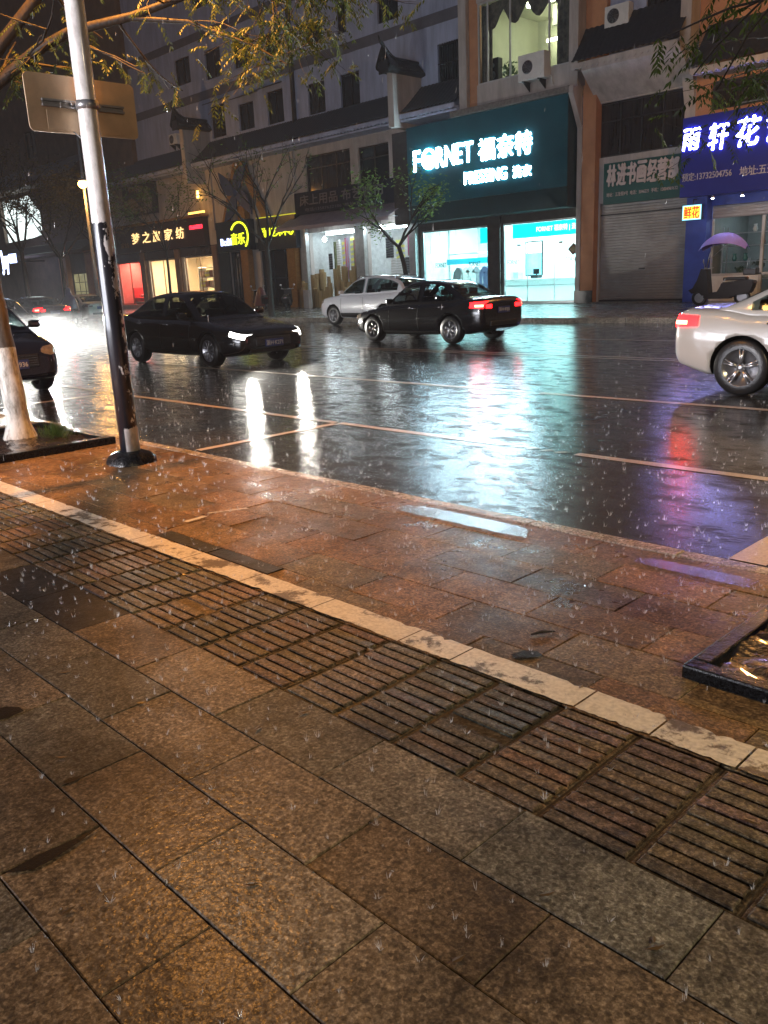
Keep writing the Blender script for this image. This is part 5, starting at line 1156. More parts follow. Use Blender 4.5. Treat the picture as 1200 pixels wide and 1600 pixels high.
# ------------------------------------------------------------------ the two planted beds
def kerbed_bed(name, label, x0, x1, y0, y1, h, w, cut=()):
    t = thing(name, label, 'planter', (x0, y0, 0)); X, Y = x1 - x0, y1 - y0
    mb = MB()
    for a in ((0, X, 0, w), (0, X, Y - w, Y), (0, w, w + .002, Y - w - .002), (X - w, X, w + .002, Y - w - .002)): mb.box(a[0], a[1], a[2], a[3], -.02, h, .009)
    mb.build('edging', KERB_DARK, t)
    mb = MB(); n = 26; mb.sheet([[(w + (X - 2 * w) * i / n, w + (Y - 2 * w) * j / n, h * .55 + random.uniform(-.012, .018)) for i in range(n + 1)] for j in range(n + 1)]); mb.build('soil', SOIL, t); return t
kerbed_bed('tree_bed', 'dark kerbed bed of wet soil around the limewashed tree', -9.75, -8.02, 2.72, 3.95, .075, .11)
kerbed_bed('tree_planter', 'black granite edged planter of glinting wet soil at the right edge', -1.33, .1, 2.80, 4.0, .05, .075)
random.seed(3); lv = Leaves()
for _ in range(420):
    a, r = random.uniform(0, 6.3), abs(random.gauss(0, .10)); p = Vector((-8.72 + math.cos(a) * r * 1.5, 3.66 + math.sin(a) * r, .05)); d = Vector((random.gauss(0, .4), random.gauss(0, .4), 1)).normalized(); lv.blade(p, d, d.orthogonal(), random.uniform(.08, .2), .008, random.uniform(0, 1))
g_ = lv.build('grass', foliage('bed_grass', (.02, .05, .008), (.07, .13, .02)), None); tag(g_, kind='stuff')
for i, (x, y, rz) in enumerate(((-.93, 2.70, .15), (-1.98, 2.74, 1.0))):
    o = MB().tube([(0, 0, .006), (.05, .008, .008), (.11, .0, .006)], [.004, .008, .003], 6).build('fallen_twig', BARK); o.location = (x, y, .003); o.rotation_euler = (0, 0, rz); tag(o, ('dark twig lying on the wet slabs before the planter', 'tiny twig lying beside the end of a painted stone')[i], 'twig')
random.seed(41); mb = MB()
for _ in range(60):
    x, y = random.uniform(-5, -.3), random.uniform(.4, 4.0); a = random.uniform(0, 6.3); l = random.uniform(.012, .028); d = Vector((math.cos(a), math.sin(a), 0)) * l; e_ = Vector((-d.y, d.x, 0)) * .35; p = Vector((x, y, .006)); mb.quad(p - d, p - e_, p + d + Vector((0, 0, .004)), p + e_)
tag(mb.build('fallen_leaves', M('dead_leaf', (.09, .055, .02), rough=.35, coat=.6)), kind='stuff')

# ------------------------------------------------------------------ cars
def paint(name, c, rough=.22, metal=.0):
    m, nt, b = newmat(name); L = nt.links.new
    b.inputs['Base Color'].default_value = (*c, 1); b.inputs['Roughness'].default_value = rough; b.inputs['Metallic'].default_value = metal
    b.inputs['Coat Weight'].default_value = 1; b.inputs['Coat Roughness'].default_value = .03
    n = N(nt, 'TexNoise', i_Scale=70.0, i_Detail=2.0); L(coords(nt), n.inputs['Vector'])          # beads of rain
    r = ramp(nt, n.outputs[0], [(.52, 0), (.66, 1)]); bp = N(nt, 'Bump', i_Strength=.08, i_Distance=.003); L(r.outputs[0], bp.inputs['Height']); L(bp.outputs[0], b.inputs['Coat Normal'])
    return m
P_BLACK = paint('black_car_paint', (.008, .008, .010)); P_DARK = paint('dark_blue_car_paint', (.012, .014, .03)); P_WHITE = paint('white_car_paint', (.44, .42, .39), .3); P_PEARL = paint('pearl_white_car_paint', (.80, .80, .84), .3); P_RED = paint('dark_red_car_paint', (.05, .012, .012))
C_GLASS = thin_glass('tinted_car_glass', (.34, .40, .40)); C_DARK = M('car_upholstery', (.02, .02, .021), rough=.7); RUBBER = M('wet_tyre', (.014, .014, .015), rough=.35, bump=.3); ALLOY = M('alloy_rim', (.42, .42, .44), (.3, .3, .31), rough=.28, metal=.85); TRIM = M('black_car_trim', (.014, .014, .015), rough=.4); CHROME = M('chrome', (.7, .7, .72), rough=.12, metal=1)
LAMP_W = EM('lit_headlight', (1, .97, .88), 6); LAMP_X = EM('dazzling_headlight', (1, .97, .90), 1500); LAMP_OFF = M('unlit_headlight', (.42, .36, .30), (.25, .2, .16), sc=14, rough=.12, coat=1); TAIL_ON = EM('lit_tail_light', (1, .005, .006), 9); TAIL_HOT = EM('tail_light_core', (1, .16, .08), 9); TAIL_OFF = M('unlit_tail_light', (.10, .008, .01), rough=.1, coat=1); PLATE_B = M('blue_number_plate', (.03, .05, .20), rough=.4); PLATE_T = M('plate_lettering', (.6, .6, .62), rough=.4); WELL = M('wheel_well', (.006, .006, .006), rough=.8)
def lerp_tab(tab, t):
    for (a, x), (b_, y) in zip(tab, tab[1:]):
        if t <= b_:
            u = (t - a) / max(1e-6, b_ - a); u = u * u * (3 - 2 * u) * .35 + u * .65; return x + (y - x) * u
    return tab[-1][1]
STY = {
 'sedan': dict(top=[(0, .60), (.012, .68), (.05, .735), (.12, .79), (.28, .905), (.45, .935), (.80, .965), (.86, 1.02), (.965, 1.03), (.99, .99), (1, .90)],
   roof=[(.265, .90), (.34, 1.14), (.42, 1.37), (.48, 1.435), (.56, 1.455), (.66, 1.42), (.72, 1.36), (.80, 1.18), (.88, 1.02)], bot=[(0, .36), (.02, .27), (.1, .2), (.5, .19), (.9, .22), (.98, .32), (1, .42)], h=1.455, side=(.335, .80), bp=.555, tail=(.80, .97)),
 'suv': dict(top=[(0, .72), (.012, .84), (.05, .95), (.12, 1.0), (.26, 1.06), (.5, 1.08), (.93, 1.14), (.985, 1.12), (1, 1.02)],
   roof=[(.24, 1.05), (.33, 1.32), (.405, 1.53), (.47, 1.625), (.57, 1.67), (.72, 1.645), (.85, 1.55), (.915, 1.43), (.98, 1.14)], bot=[(0, .44), (.02, .34), (.1, .26), (.5, .25), (.9, .28), (.98, .38), (1, .48)], h=1.67, side=(.305, .90), bp=.55, tail=(.98, 1.16)),
 'hatch': dict(top=[(0, .62), (.012, .72), (.05, .82), (.12, .88), (.24, .98), (.5, 1.0), (.93, 1.04), (.985, 1.02), (1, .92)],
   roof=[(.20, .96), (.29, 1.22), (.37, 1.42), (.44, 1.50), (.55, 1.53), (.72, 1.52), (.88, 1.45), (.94, 1.34), (.985, 1.04)], bot=[(0, .34), (.02, .26), (.1, .2), (.5, .19), (.9, .22), (.98, .32), (1, .42)], h=1.53, side=(.285, .90), bp=.53, tail=(.86, 1.06)),
}
def make_car(label, loc, heading, style, L, Wd, body, wb, fo, lit_front=False, lit_tail=False, rim_r=.215, wheel_r=.325, spokes=5, number=None, beam=0, alloy=None, group=None, detail=True, cat='car', glass=None, lampm=None):
    st = STY[style]; hw = Wd / 2; t = thing('parked_car' if not (lit_front or lit_tail) else 'moving_car', label, cat, loc, heading, group); GL = glass or C_GLASS
    X = lambda u: L / 2 - u * L
    def width(u):
        d0, d1 = u * L, (1 - u) * L; f = 1.0
        if d0 < .75: f = .66 + .34 * (1 - (1 - d0 / .75) ** 2.4) ** (1 / 2.4)
        if d1 < .55: f = min(f, .78 + .22 * (1 - (1 - d1 / .55) ** 2.4) ** (1 / 2.4))
        return hw * f * (1 - .035 * (2 * u - 1) ** 2)
    def sect(u, m=16):
        w, zt, zb = width(u), lerp_tab(st['top'], u), lerp_tab(st['bot'], u); h = zt - zb
        C = [(0, zb), (.5 * w, zb), (.86 * w, zb + .01), (.965 * w, zb + .12 * h), (1.0 * w, zb + .42 * h), (.995 * w, zb + .62 * h), (.965 * w, zb + .84 * h), (.90 * w, zb + .955 * h), (.74 * w, zt), (.4 * w, zt + .018), (0, zt + .026)]
        out = []; n = len(C) - 1
        for i in range(m * 2 + 1):
            q = i / (m * 2) * n; k = min(int(q), n - 1); f = q - k; p0, p1, p2, p3 = C[max(0, k - 1)], C[k], C[k + 1], C[min(n, k + 2)]
            out.append(tuple(.5 * ((2 * p1[j]) + (-p0[j] + p2[j]) * f + (2 * p0[j] - 5 * p1[j] + 4 * p2[j] - p3[j]) * f * f + (-p0[j] + 3 * p1[j] - 3 * p2[j] + p3[j]) * f ** 3) for j in (0, 1)))
        out[0] = (0, out[0][1]); out[-1] = (0, out[-1][1]); return out
    def side_y(u, z):
        P = sect(min(1, max(0, u)))[6:27]
        for a, b_ in zip(P, P[1:]):
            if a[1] <= z <= b_[1]: f = (z - a[1]) / max(1e-6, b_[1] - a[1]); return a[0] + (b_[0] - a[0]) * f
        return P[0][0] if z < P[0][1] else P[-1][0]
    us = sorted(set([0, .004, .009, .016, .026, .04, .055, .075, .1, .13, .155] + [i / 40 for i in range(7, 36)] + [.90, .92, .94, .955, .97, .98, .988, .994, 1.0]))
    bm = bmesh.new(); rings = []
    for u in us:
        S_ = sect(u); R = S_ + [(-y, z) for y, z in S_[-2:0:-1]]; rings.append([bm.verts.new((X(u), y, z)) for y, z in R])
    for a, b_ in zip(rings, rings[1:]):
        for k in range(len(a)): f = bm.faces.new((a[k], a[(k + 1) % len(a)], b_[(k + 1) % len(a)], b_[k])); f.smooth = True
    bm.faces.new(rings[0]); bm.faces.new(rings[-1][::-1]); bmesh.ops.recalc_face_normals(bm, faces=bm.faces[:])
    me = bpy.data.meshes.new('body'); bm.to_mesh(me); bm.free(); hull = bpy.data.objects.new('body', me); COL.objects.link(hull)
    xf, xr_ = L / 2 - fo, L / 2 - fo - wb; cut = MB(); ar_ = wheel_r + .045
    for x in (xf, xr_):
        for s_ in (-1, 1): cut.lathe([(ar_, hw - .30), (ar_, hw + .3)] if s_ > 0 else [(ar_, -hw - .3), (ar_, -hw + .30)], (x, 0, wheel_r), 'Y', 40)
    co = cut.build('cut', WELL); md = hull.modifiers.new('b', 'BOOLEAN'); md.operation = 'DIFFERENCE'; md.object = co; md.solver = 'EXACT'
    m2 = mesh_from(hull); hull.modifiers.clear(); hull.data = m2; bpy.data.objects.remove(co); m2.materials.clear(); m2.materials.append(body); m2.materials.append(WELL)
    for p in m2.polygons:
        c = p.center
        if abs(c.y) < hw * 1.0 and any(math.hypot(c.x - x, c.z - wheel_r) < ar_ + .004 for x in (xf, xr_)): p.material_index = 1; p.use_smooth = False
        else: p.material_index = 0
    hull.parent = t; hull.name = 'body'
    # greenhouse
    R = st['roof']; u0, u1 = R[0][0], R[-1][0]; H = st['h']; yb, yt = hw * .885, hw * .66
    zb_ = lambda u: lerp_tab(st['top'], u)
    def roof_z(u):
        n = len(R) - 1
        for k in range(n):
            if u <= R[k + 1][0] + 1e-9:
                f = (u - R[k][0]) / (R[k + 1][0] - R[k][0]); p0, p1, p2, p3 = R[max(0, k - 1)][1], R[k][1], R[k + 1][1], R[min(n, k + 2)][1]
                return .5 * (2 * p1 + (p2 - p0) * f + (2 * p0 - 5 * p1 + 4 * p2 - p3) * f * f + (3 * p1 - p0 - 3 * p2 + p3) * f ** 3)
        return R[-1][1]
    def gy(u, z): b0 = zb_(u); return (yb - (yb - yt) * max(0, (z - b0)) / (H - b0)) * (1 - .05 * abs(2 * (u - u0) / (u1 - u0) - 1) ** 2)
    mb = MB(); rows = []; n = 44
    for i in range(n + 1):
        u = u0 + (u1 - u0) * i / n; zr = roof_z(u); z0 = zb_(u) - .06; zr = max(zr, z0 + .03); e = min(.07, (zr - z0) * .4)
        hp = [(gy(u, z0 + (zr - e - z0) * k / 7), z0 + (zr - e - z0) * k / 7) for k in range(8)] + [(gy(u, zr) - e * .35, zr - e * .3), (gy(u, zr) - e * 1.2, zr + .0), (gy(u, zr) * .5, zr + .016), (0, zr + .022)]
        hp = hp + [(-y, z) for y, z in hp[-2::-1]]; rows.append([(X(u), y, z) for y, z in hp])
    mb.sheet(rows)
    ra = next(k for k in range(len(R)) if R[k][0] > .6 and R[k][1] < H - .04); sa, sb = st['side']; bp = st['bp']
    scr = ((u0 + .022, R[3][0] - .035), (R[ra][0] + (.012 if style == 'sedan' else .004), u1 - .022)); kill = []
    for f in mb.bm.faces:                    # the window openings
        c = f.calc_center_median(); u = (L / 2 - c.x) / L; ay = abs(c.y)
        if ay > gy(u, c.z) - .03 and sa + .012 < u < sb - .012 and abs(u - bp) > .018 and zb_(u) + .05 < c.z < roof_z(u) - .10: kill.append(f)
        elif ay < gy(u, roof_z(u)) - .12 and any(a_ + .008 < u < b__ - .008 for a_, b__ in scr) and c.z > roof_z(u) - .03: kill.append(f)
    bmesh.ops.delete(mb.bm, geom=kill, context='FACES'); mb.build('cabin', body, t)
    for u, ys in ((bp - .05, (-.36, .36)), (bp + .16, (-.38, 0, .38))):
        for y in ys:
            z = zb_(u); sm = MB(); sm.box(X(u) - .07, X(u) + .05, y - .24, y + .24, z + .02, z + .14, .03); sm.box(X(u) - .07, X(u) + .02, y - .13, y + .13, z + .15, z + .30, .04); sm.build('seat', C_DARK, t)
    sw = MB().tube([(X(sa + .06) + .05 * math.sin(q), hw * .4 + .18 * math.cos(q), zb_(sa) + .06 + .17 * math.sin(q)) for q in [PI * i / 10 for i in range(11)]], .016, 6).build('steering_wheel', C_DARK, t)
    bxp('dashboard', t, C_DARK, X(sa + .05), X(sa + .005), -hw * .75, hw * .75, zb_(sa) + .028, zb_(sa) + .05)
    sa, sb = st['side']; bp = st['bp']; fr = .012
    for ua, ub in ((sa, bp - fr), (bp + fr, sb)):
        for s_ in (-1, 1):
            rows = []
            for i in range(15):
                u = ua + (ub - ua) * i / 14; z0 = zb_(u) + .035; z1 = max(z0 + .02, roof_z(u) - .085); rows.append([(X(u), s_ * (gy(u, z0 + (z1 - z0) * k / 4) + .007), z0 + (z1 - z0) * k / 4) for k in range(5)])
            MB().sheet(rows).build('side_window', GL, t)
    def screen(ua, ub, nm):
        rows = []
        for i in range(13):
            u = ua + (ub - ua) * i / 12; z = roof_z(u); z2 = roof_z(u + .004); nx, nz = (z2 - z), .004 * L; l = math.hypot(nx, nz); nx, nz = nx / l, nz / l
            if nz < 0: nx, nz = -nx, -nz
            y = gy(u, z) - .085; rows.append([(X(u) + nx * .010, y * k / 5, z + nz * .010 + .020 * (1 - (k / 5) ** 2)) for k in range(-5, 6)])
        MB().sheet(rows).build(nm, GL, t)
    screen(u0 + .022, R[3][0] - .035, 'windscreen'); 
    screen(*scr[1], 'rear_window')
    # patches that lie on the hull
    def patch(nm, mat, ua, ub, zlo, zhi, s_, off=.009, ncol=12, mb=None):
        rows = []
        for i in range(ncol + 1):
            f = i / ncol; u = ua + (ub - ua) * f; a = zlo(f) if callable(zlo) else zlo; b_ = zhi(f) if callable(zhi) else zhi; row = []
            for k in range(5):
                z = a + (b_ - a) * k / 4; y = side_y(u, z); dy = (side_y(u + .004, z) - side_y(u - .004, z)) / (.008 * L); l = math.hypot(1, dy)
                row.append((X(u) + dy / l * off, s_ * (y + off / l), z))
            rows.append(row)
        own = mb is None; mb = mb or MB(); mb.sheet(rows); return mb.build(nm, mat, t) if own else mb
    sc = {'sedan': 1, 'suv': 1.32, 'hatch': 1.16}[style]
    for s_ in (-1, 1):
        h = patch('headlight', (lampm or LAMP_W) if lit_front else LAMP_OFF, .004, .075 if not lit_front else .06, lambda f: (.535 + .075 * f) * sc, lambda f: (.63 + .075 * f) * sc, s_)
        q = st['tail']; d = q[1] - q[0]; mb = patch('tail_light', None, .925, .996, lambda f: q[0] + d * .12 * (1 - f), lambda f: q[1] - .01 - d * .1 * (1 - f), s_, mb=MB())
        y1 = width(1.0) * .97; mb.box(X(1) - .012, X(1) + .03, *sorted((s_ * y1, s_ * (y1 - .20))), q[0] + .0, min(q[1] - .07, lerp_tab(st['top'], 1) - .015))
        tl = mb.build('tail_light', TAIL_ON if lit_tail else TAIL_OFF, t)
        if lit_tail: patch('bulb_strip', TAIL_HOT, .955, .994, q[0] + d * .22, q[0] + d * .50, s_, .014).parent = tl
    mb = MB(); gz = .40 * sc; mb.box(L / 2 - .05, L / 2 + .012, -hw * .45, hw * .45, gz, .585 * sc - .02, .012); gq = mb.build('grille', TRIM, t)
    mb = MB()
    for i in range(5): z = gz + .02 + i * (.145 * sc) / 4.6; mb.box(L / 2 + .008, L / 2 + .022, -hw * .43, hw * .43, z, z + .010)
    mb.build('grille_bars', CHROME, gq)
    bxp('lower_intake', t, TRIM, L / 2 - .12, L / 2 - .02, -hw * .6, hw * .6, .27 * sc, .355 * sc, .012)
    for x0_, s_, nm in ((L / 2 + .022, 1, .40 * sc), (X(1) - .014, -1, (q[0] + .0 if style != 'suv' else .85) - .10)):
        pl = bxp('number_plate', t, PLATE_B, *sorted((x0_, x0_ + .008 * s_)), -.22, .22, nm - .02, nm + .12)
        if number:
            o = text('plate_text', number, -.2, .2, nm, nm + .1, 0, PLATE_T, pl, .003, .008); o.location = (x0_ + .009 * s_, 0, 0); o.rotation_euler = (0, 0, PI / 2 if s_ > 0 else -PI / 2)
    # wheels
    for x in (xf, xr_):
        for s_ in (-1, 1):
            w = thing('wheel', None, None); del_ = w; w.parent = t; w.location = (x, s_ * (hw - .125), wheel_r); r = wheel_r
            MB().lathe([(r * .66, -.105), (r * .93, -.11), (r, -.075), (r, .075), (r * .93, .11), (r * .66, .105)], axis='Y', n=36, cap=False).build('tyre', RUBBER, w)
            mb = MB(); mb.lathe([(rim_r * 1.02, .06 * s_), (rim_r * 1.02, .10 * s_), (rim_r * .93, .102 * s_), (rim_r * .92, .03 * s_), (.02, .02 * s_)], axis='Y', n=36, cap=False)
            for k in range(spokes):
                a = 2 * PI * k / spokes + .3
                for da in ((-.11, .11) if spokes < 8 else (0,)):
                    p0 = Vector((math.cos(a) * .035, .085 * s_, math.sin(a) * .035)); p1 = Vector((math.cos(a + da) * rim_r * .96, .075 * s_, math.sin(a + da) * rim_r * .96)); mb.tube([p0, p1], [.022, .014], 6)
            mb.lathe([(.05, .06 * s_), (.05, .098 * s_), (.01, .102 * s_)], axis='Y', n=16); mb.build('rim', alloy or ALLOY, w)
    # mirrors, handles, seams, sills
    um = sa + .015
    for s_ in (-1, 1):
        y = gy(um, zb_(um)) + .06; mb = MB(); mb.box(X(um) - .05, X(um) + .06, *sorted((s_ * (y + .01), s_ * (y + .2))), zb_(um) + .03, zb_(um) + .15, .04); mb.tube([(X(um), s_ * (y - .08), zb_(um) + .02), (X(um), s_ * (y + .06), zb_(um) + .07)], .022, 6); mb.build('wing_mirror', body, t)
        if detail:
            for u in (bp - .05, sb - .07): z = zb_(u) - .11; y = side_y(u, z); mb = MB().tube([(X(u) - .1, s_ * y, z), (X(u) - .08, s_ * (y + .035), z + .004), (X(u) + .08, s_ * (y + .035), z + .004), (X(u) + .1, s_ * y, z)], .013, 6); mb.build('door_handle', CHROME if style == 'sedan' else body, t)
            mb = MB()
            for u in (sa - .01, bp, sb - .035):
                if all(abs(X(u) - x) > ar_ + .02 for x in (xf, xr_)): mb.tube([(X(u), s_ * (side_y(u, z) + .001), z) for z in [zb_(u) * 1.0 - .04 - (zb_(u) - .36) * i / 8 for i in range(9)]], .005, 5)
            mb.build('door_seam', TRIM, t)
            patch('side_sill', TRIM, (L / 2 - xf + ar_ + .02) / L, (L / 2 - xr_ - ar_ - .02) / L, lambda f: lerp_tab(st['bot'], .5) + .035, lambda f: lerp_tab(st['bot'], .5) + (.10 if style == 'sedan' else .19), s_, .006)
    bxp('rear_bumper_trim', t, TRIM, X(1) - .015, X(1) + .06, -hw * .55, hw * .55, .40 * sc, .50 * sc, .012)
    if style == 'suv':
        for s_ in (-1, 1): MB().tube([(X(.42), s_ * (yt - .03), roof_z(.42) + .01), (X(.46), s_ * (yt - .03), roof_z(.46) + .06), (X(.80), s_ * (yt - .03), roof_z(.80) + .06), (X(.86), s_ * (yt - .03), roof_z(.86) + .01)], .016, 6).build('roof_rail', CHROME, t)
    if beam:
        for s_ in (-1, 1):
            l = bpy.data.lights.new('headlight_beam', 'SPOT'); l.energy = beam; l.color = (1, .96, .86); l.spot_size = math.radians(95); l.spot_blend = .8; l.shadow_soft_size = .07
            o = bpy.data.objects.new('headlight_beam', l); COL.objects.link(o); o.parent = t; o.location = (L / 2 + .06, s_ * hw * .68, .60 * sc); o.rotation_euler = (math.radians(80), 0, -PI / 2)
    return t
make_car('black sedan with both headlights lit driving past behind the white lamp post', (-13.55 - 2.45, 10.22, RZ), 0, 'sedan', 4.9, 1.84, P_BLACK, 2.85, .96, lit_front=True, number='浙H·K271', beam=110, spokes=10)
make_car('black sedan with glowing red tail lights seen from behind before the laundry', (-14.62, 16.1, RZ), PI, 'sedan', 4.35, 1.76, P_BLACK, 2.62, .82, lit_tail=True, number='浙H·83J5', spokes=6)
make_car('white sport utility car parked at the far kerb beside the black sedan', (-22.4, 21.62, RZ), PI, 'suv', 4.55, 1.84, P_PEARL, 2.65, .90, spokes=5, wheel_r=.35, rim_r=.235)
make_car('white sedan leaving the right edge of the picture with one tail light lit', (-5.22 + 2.4, 11.02, RZ), 0, 'sedan', 4.8, 1.82, P_WHITE, 2.75, 1.05 + .08, lit_tail=True, spokes=5, number='浙H·A527', wheel_r=.335, rim_r=.235)
make_car('dark blue hatchback parked in the near bay behind the limewashed tree', (-13.35 - 2.05, 5.08, RZ), 0, 'hatch', 4.1, 1.72, P_DARK, 2.5, .82, number='浙H·Q936', spokes=5, wheel_r=.30, rim_r=.2)
p6 = at(64, 492, 12.6)
make_car('distant dark car coming on with dazzling headlights through the rain', (p6.x - 2.4, 12.0, RZ), 0, 'sedan', 4.7, 1.8, P_BLACK, 2.7, .95, lit_front=True, beam=2500, detail=False, lampm=LAMP_X)
p7 = at(72, 470, 17.0); make_car('dark red car with small lit tail lights beyond the oncoming headlights', (p7.x - 1.5, 17.0, RZ), PI, 'sedan', 4.6, 1.78, P_RED, 2.65, .9, lit_tail=True, detail=False)
p8 = at(128, 480, 20.8); make_car('white sedan parked far off at the kerb behind the purple rain cape', (p8.x - 1.6, 21.5, RZ), PI, 'sedan', 4.7, 1.8, P_WHITE, 2.7, .92, detail=False)
for o in list(COL.objects):
    if o.name.startswith('door_seam') and not o.data.polygons: bpy.data.objects.remove(o)

# ------------------------------------------------------------------ scooters and the rider
SC_D = M('dark_scooter_paint', (.016, .012, .013), (.010, .008, .009), sc=6, rough=.45, spec=.3); SEAT = M('black_vinyl_seat', (.015, .013, .012), rough=.4)
def scooter(label, loc, rz, canopy=None, box=True, body=SC_D, group=None, cover=None):
    t = thing('scooter', label, 'scooter', loc, rz, group)
    for x in (.62, -.60):
        w = thing('wheel', None, None); w.parent = t; w.location = (x, 0, .23)
        MB().lathe([(.14, -.045), (.21, -.05), (.23, -.02), (.23, .02), (.21, .05), (.14, .045)], axis='Y', n=26, cap=False).build('tyre', RUBBER, w); MB().lathe([(.14, -.03), (.06, -.02), (.05, .02), (.14, .03)], axis='Y', n=20).build('rim', ALLOY, w)
    mb = MB(); mb.prism([(.30, .30), (.34, .60), (.40, 1.04), (.56, 1.06), (.66, .74), (.78, .52), (.90, .46), (.80, .36), (.60, .40), (.50, .30)], -.19, .19); mb.build('front_shield', body, t)
    mb = MB(); mb.prism([(.46, .20), (.46, .36), (.05, .37), (-.04, .66), (-.70, .72), (-.95, .68), (-.90, .50), (-.84, .34), (-.36, .30), (-.30, .20)], -.19, .19); bmesh.ops.bevel(mb.bm, geom=mb.bm.edges[:], offset=.03, segments=2, affect='EDGES'); mb.build('body', body, t)
    bxp('seat', t, SEAT, -.72, -.06, -.13, .13, .70, .80, .035)
    mb = MB(); mb.tube([(.62, 0, .23), (.52, 0, .75), (.44, 0, 1.06)], .03, 8); mb.build('steering_column', STEEL, t); MB().tube([(.38, -.34, 1.08), (.45, -.2, 1.06), (.45, .2, 1.06), (.38, .34, 1.08)], .016, 8).build('handlebar', STEEL, t)
    for s_ in (-1, 1): mb = MB(); mb.tube([(.42, s_ * .28, 1.08), (.44, s_ * .34, 1.24)], .007, 5); mb.lathe([(.02, -.01), (.06, .0), (.02, .012)], (.44, s_ * .36, 1.27), 'X', 12); mb.build('wing_mirror', STEEL, t)
    MB().lathe([(.02, .05), (.075, .03), (.08, -.03)], (.52, 0, .92), 'X', 16).build('headlight', LAMP_OFF, t); bxp('tail_light', t, TAIL_OFF, -.945, -.90, -.08, .08, .60, .66, .01)
    if box:
        MB().box(-.98, -.62, -.17, .17, .84, 1.02, .03).build('rear_basket', SEAT, t); MB().tube([(-.70, -.12, 1.0), (-.72, -.12, 1.30), (-.74, .12, 1.30), (-.70, .12, 1.0)], .012, 6).build('backrest_rail', STEEL, t)
    if canopy:
        mb = MB(); n = 20
        rows = []
        for i in range(n + 1):
            x = .66 - 1.32 * i / n; a = 1 - abs((x - 0.0) / .68) ** 2.2; a = max(0, a); w = .44 * (.25 + .75 * a ** .5); zc = 1.60 + .44 * a ** .8
            rows.append([(x, w * q, zc - .30 * (q * q) * (.3 + .7 * a)) for q in (-1, -.75, -.4, 0, .4, .75, 1)])
        mb.sheet(rows); mb.build('rain_canopy', canopy, t)
        mb = MB(); mb.tube([(.46, 0, 1.04), (.40, 0, 1.4), (.25, 0, 1.88)], .014, 6); mb.tube([(.40, 0, 1.3), (-.3, 0, 1.90)], .009, 6); mb.build('canopy_pole', STEEL, t)
    if cover:
        mb = MB(); rows = []
        for i in range(13):
            x = .55 - 1.3 * i / 12; a = max(0, 1 - abs((x + .05) / .68) ** 2); rows.append([(x, .36 * q * (.5 + .5 * a), .25 + (.98 * (1 - abs(q) ** 2.2)) * (a ** .6)) for q in (-1, -.8, -.5, -.2, 0, .2, .5, .8, 1)])
        mb.sheet(rows).build('rain_cover', cover, t)
    return t
pv = at(1126, 470, 28.3); LILAC = scooter('dark electric scooter under a lilac rain canopy before the flower shop', (pv.x, 28.3, far_z(28.3)), PI + .12, M('lilac_canopy', (.40, .33, .88), (.32, .26, .74), sc=3, rough=.45))
LILAC.scale = (1.14, 1.14, 1.14)
pv = at(449, 470, 28.6); scooter('black scooter parked by the ochre pillar of the children\'s club', (pv.x, 28.6, far_z(28.6)), PI * .75, None, False)
pv = at(408, 472, 28.3); scooter('scooter under a dark red rain cover before the children\'s club', (pv.x, 28.3, far_z(28.3)), PI * .9, None, False, cover=M('dark_red_cover', (.13, .03, .028), (.09, .02, .02), sc=4, rough=.4))
p9 = at(108, 478, 19.2); RX = p9.x
scooter('scooter ridden through the rain beside the far white sedan', (RX, 19.2, RZ), PI, None, False)
def skinned(name, verts, edges, radii, mat, parent=None, root=0):
    me = bpy.data.meshes.new(name); me.from_pydata(verts, edges, []); o = bpy.data.objects.new(name, me); COL.objects.link(o)
    sk = o.modifiers.new('s', 'SKIN'); sk.use_smooth_shade = True; su = o.modifiers.new('u', 'SUBSURF'); su.levels = su.render_levels = 1
    for i, r in enumerate(radii): me.skin_vertices[0].data[i].radius = (r, r) if not isinstance(r, tuple) else r; 
    me.skin_vertices[0].data[root].use_root = True
    m2 = mesh_from(o); o.modifiers.clear(); o.data = m2; m2.materials.clear(); m2.materials.append(mat)
    if parent: o.parent = parent
    return o
CAPE = M('purple_rain_cape', (.075, .05, .12), (.05, .035, .085), sc=5, rough=.3, coat=.3); SKIN_ = M('skin', (.42, .25, .18), rough=.5); TROUSER = M('dark_trousers', (.02, .02, .025), rough=.7)
t = thing('person', 'scooter rider in a purple hooded rain cape beside the far white sedan', 'person', (RX, 19.2, RZ), PI)
V = [(-.30, 0, .86), (-.26, 0, 1.08), (-.2, 0, 1.3), (-.16, 0, 1.45), (-.12, 0, 1.53), (-.08, 0, 1.65), (-.08, 0, 1.74),
     (-.16, .19, 1.38), (.10, .26, 1.2), (.36, .27, 1.1), (.43, .26, 1.09), (-.16, -.19, 1.38), (.10, -.26, 1.2), (.36, -.27, 1.1), (.43, -.26, 1.09),
     (-.22, .12, .84), (.16, .14, .80), (.18, .13, .45), (.26, .13, .39), (-.22, -.12, .84), (.16, -.14, .80), (.18, -.13, .45), (.26, -.13, .39)]
Ed = [(0, 1), (1, 2), (2, 3), (3, 4), (4, 5), (5, 6), (3, 7), (7, 8), (8, 9), (9, 10), (3, 11), (11, 12), (12, 13), (13, 14), (0, 15), (15, 16), (16, 17), (17, 18), (0, 19), (19, 20), (20, 21), (21, 22)]
Rd = [.15, .15, .16, .11, .06, .095, .08, .07, .05, .04, .035, .07, .05, .04, .035, .09, .075, .05, .045, .09, .075, .05, .045]
skinned('body', V, Ed, Rd, TROUSER, t)
mb = MB(); rows = []
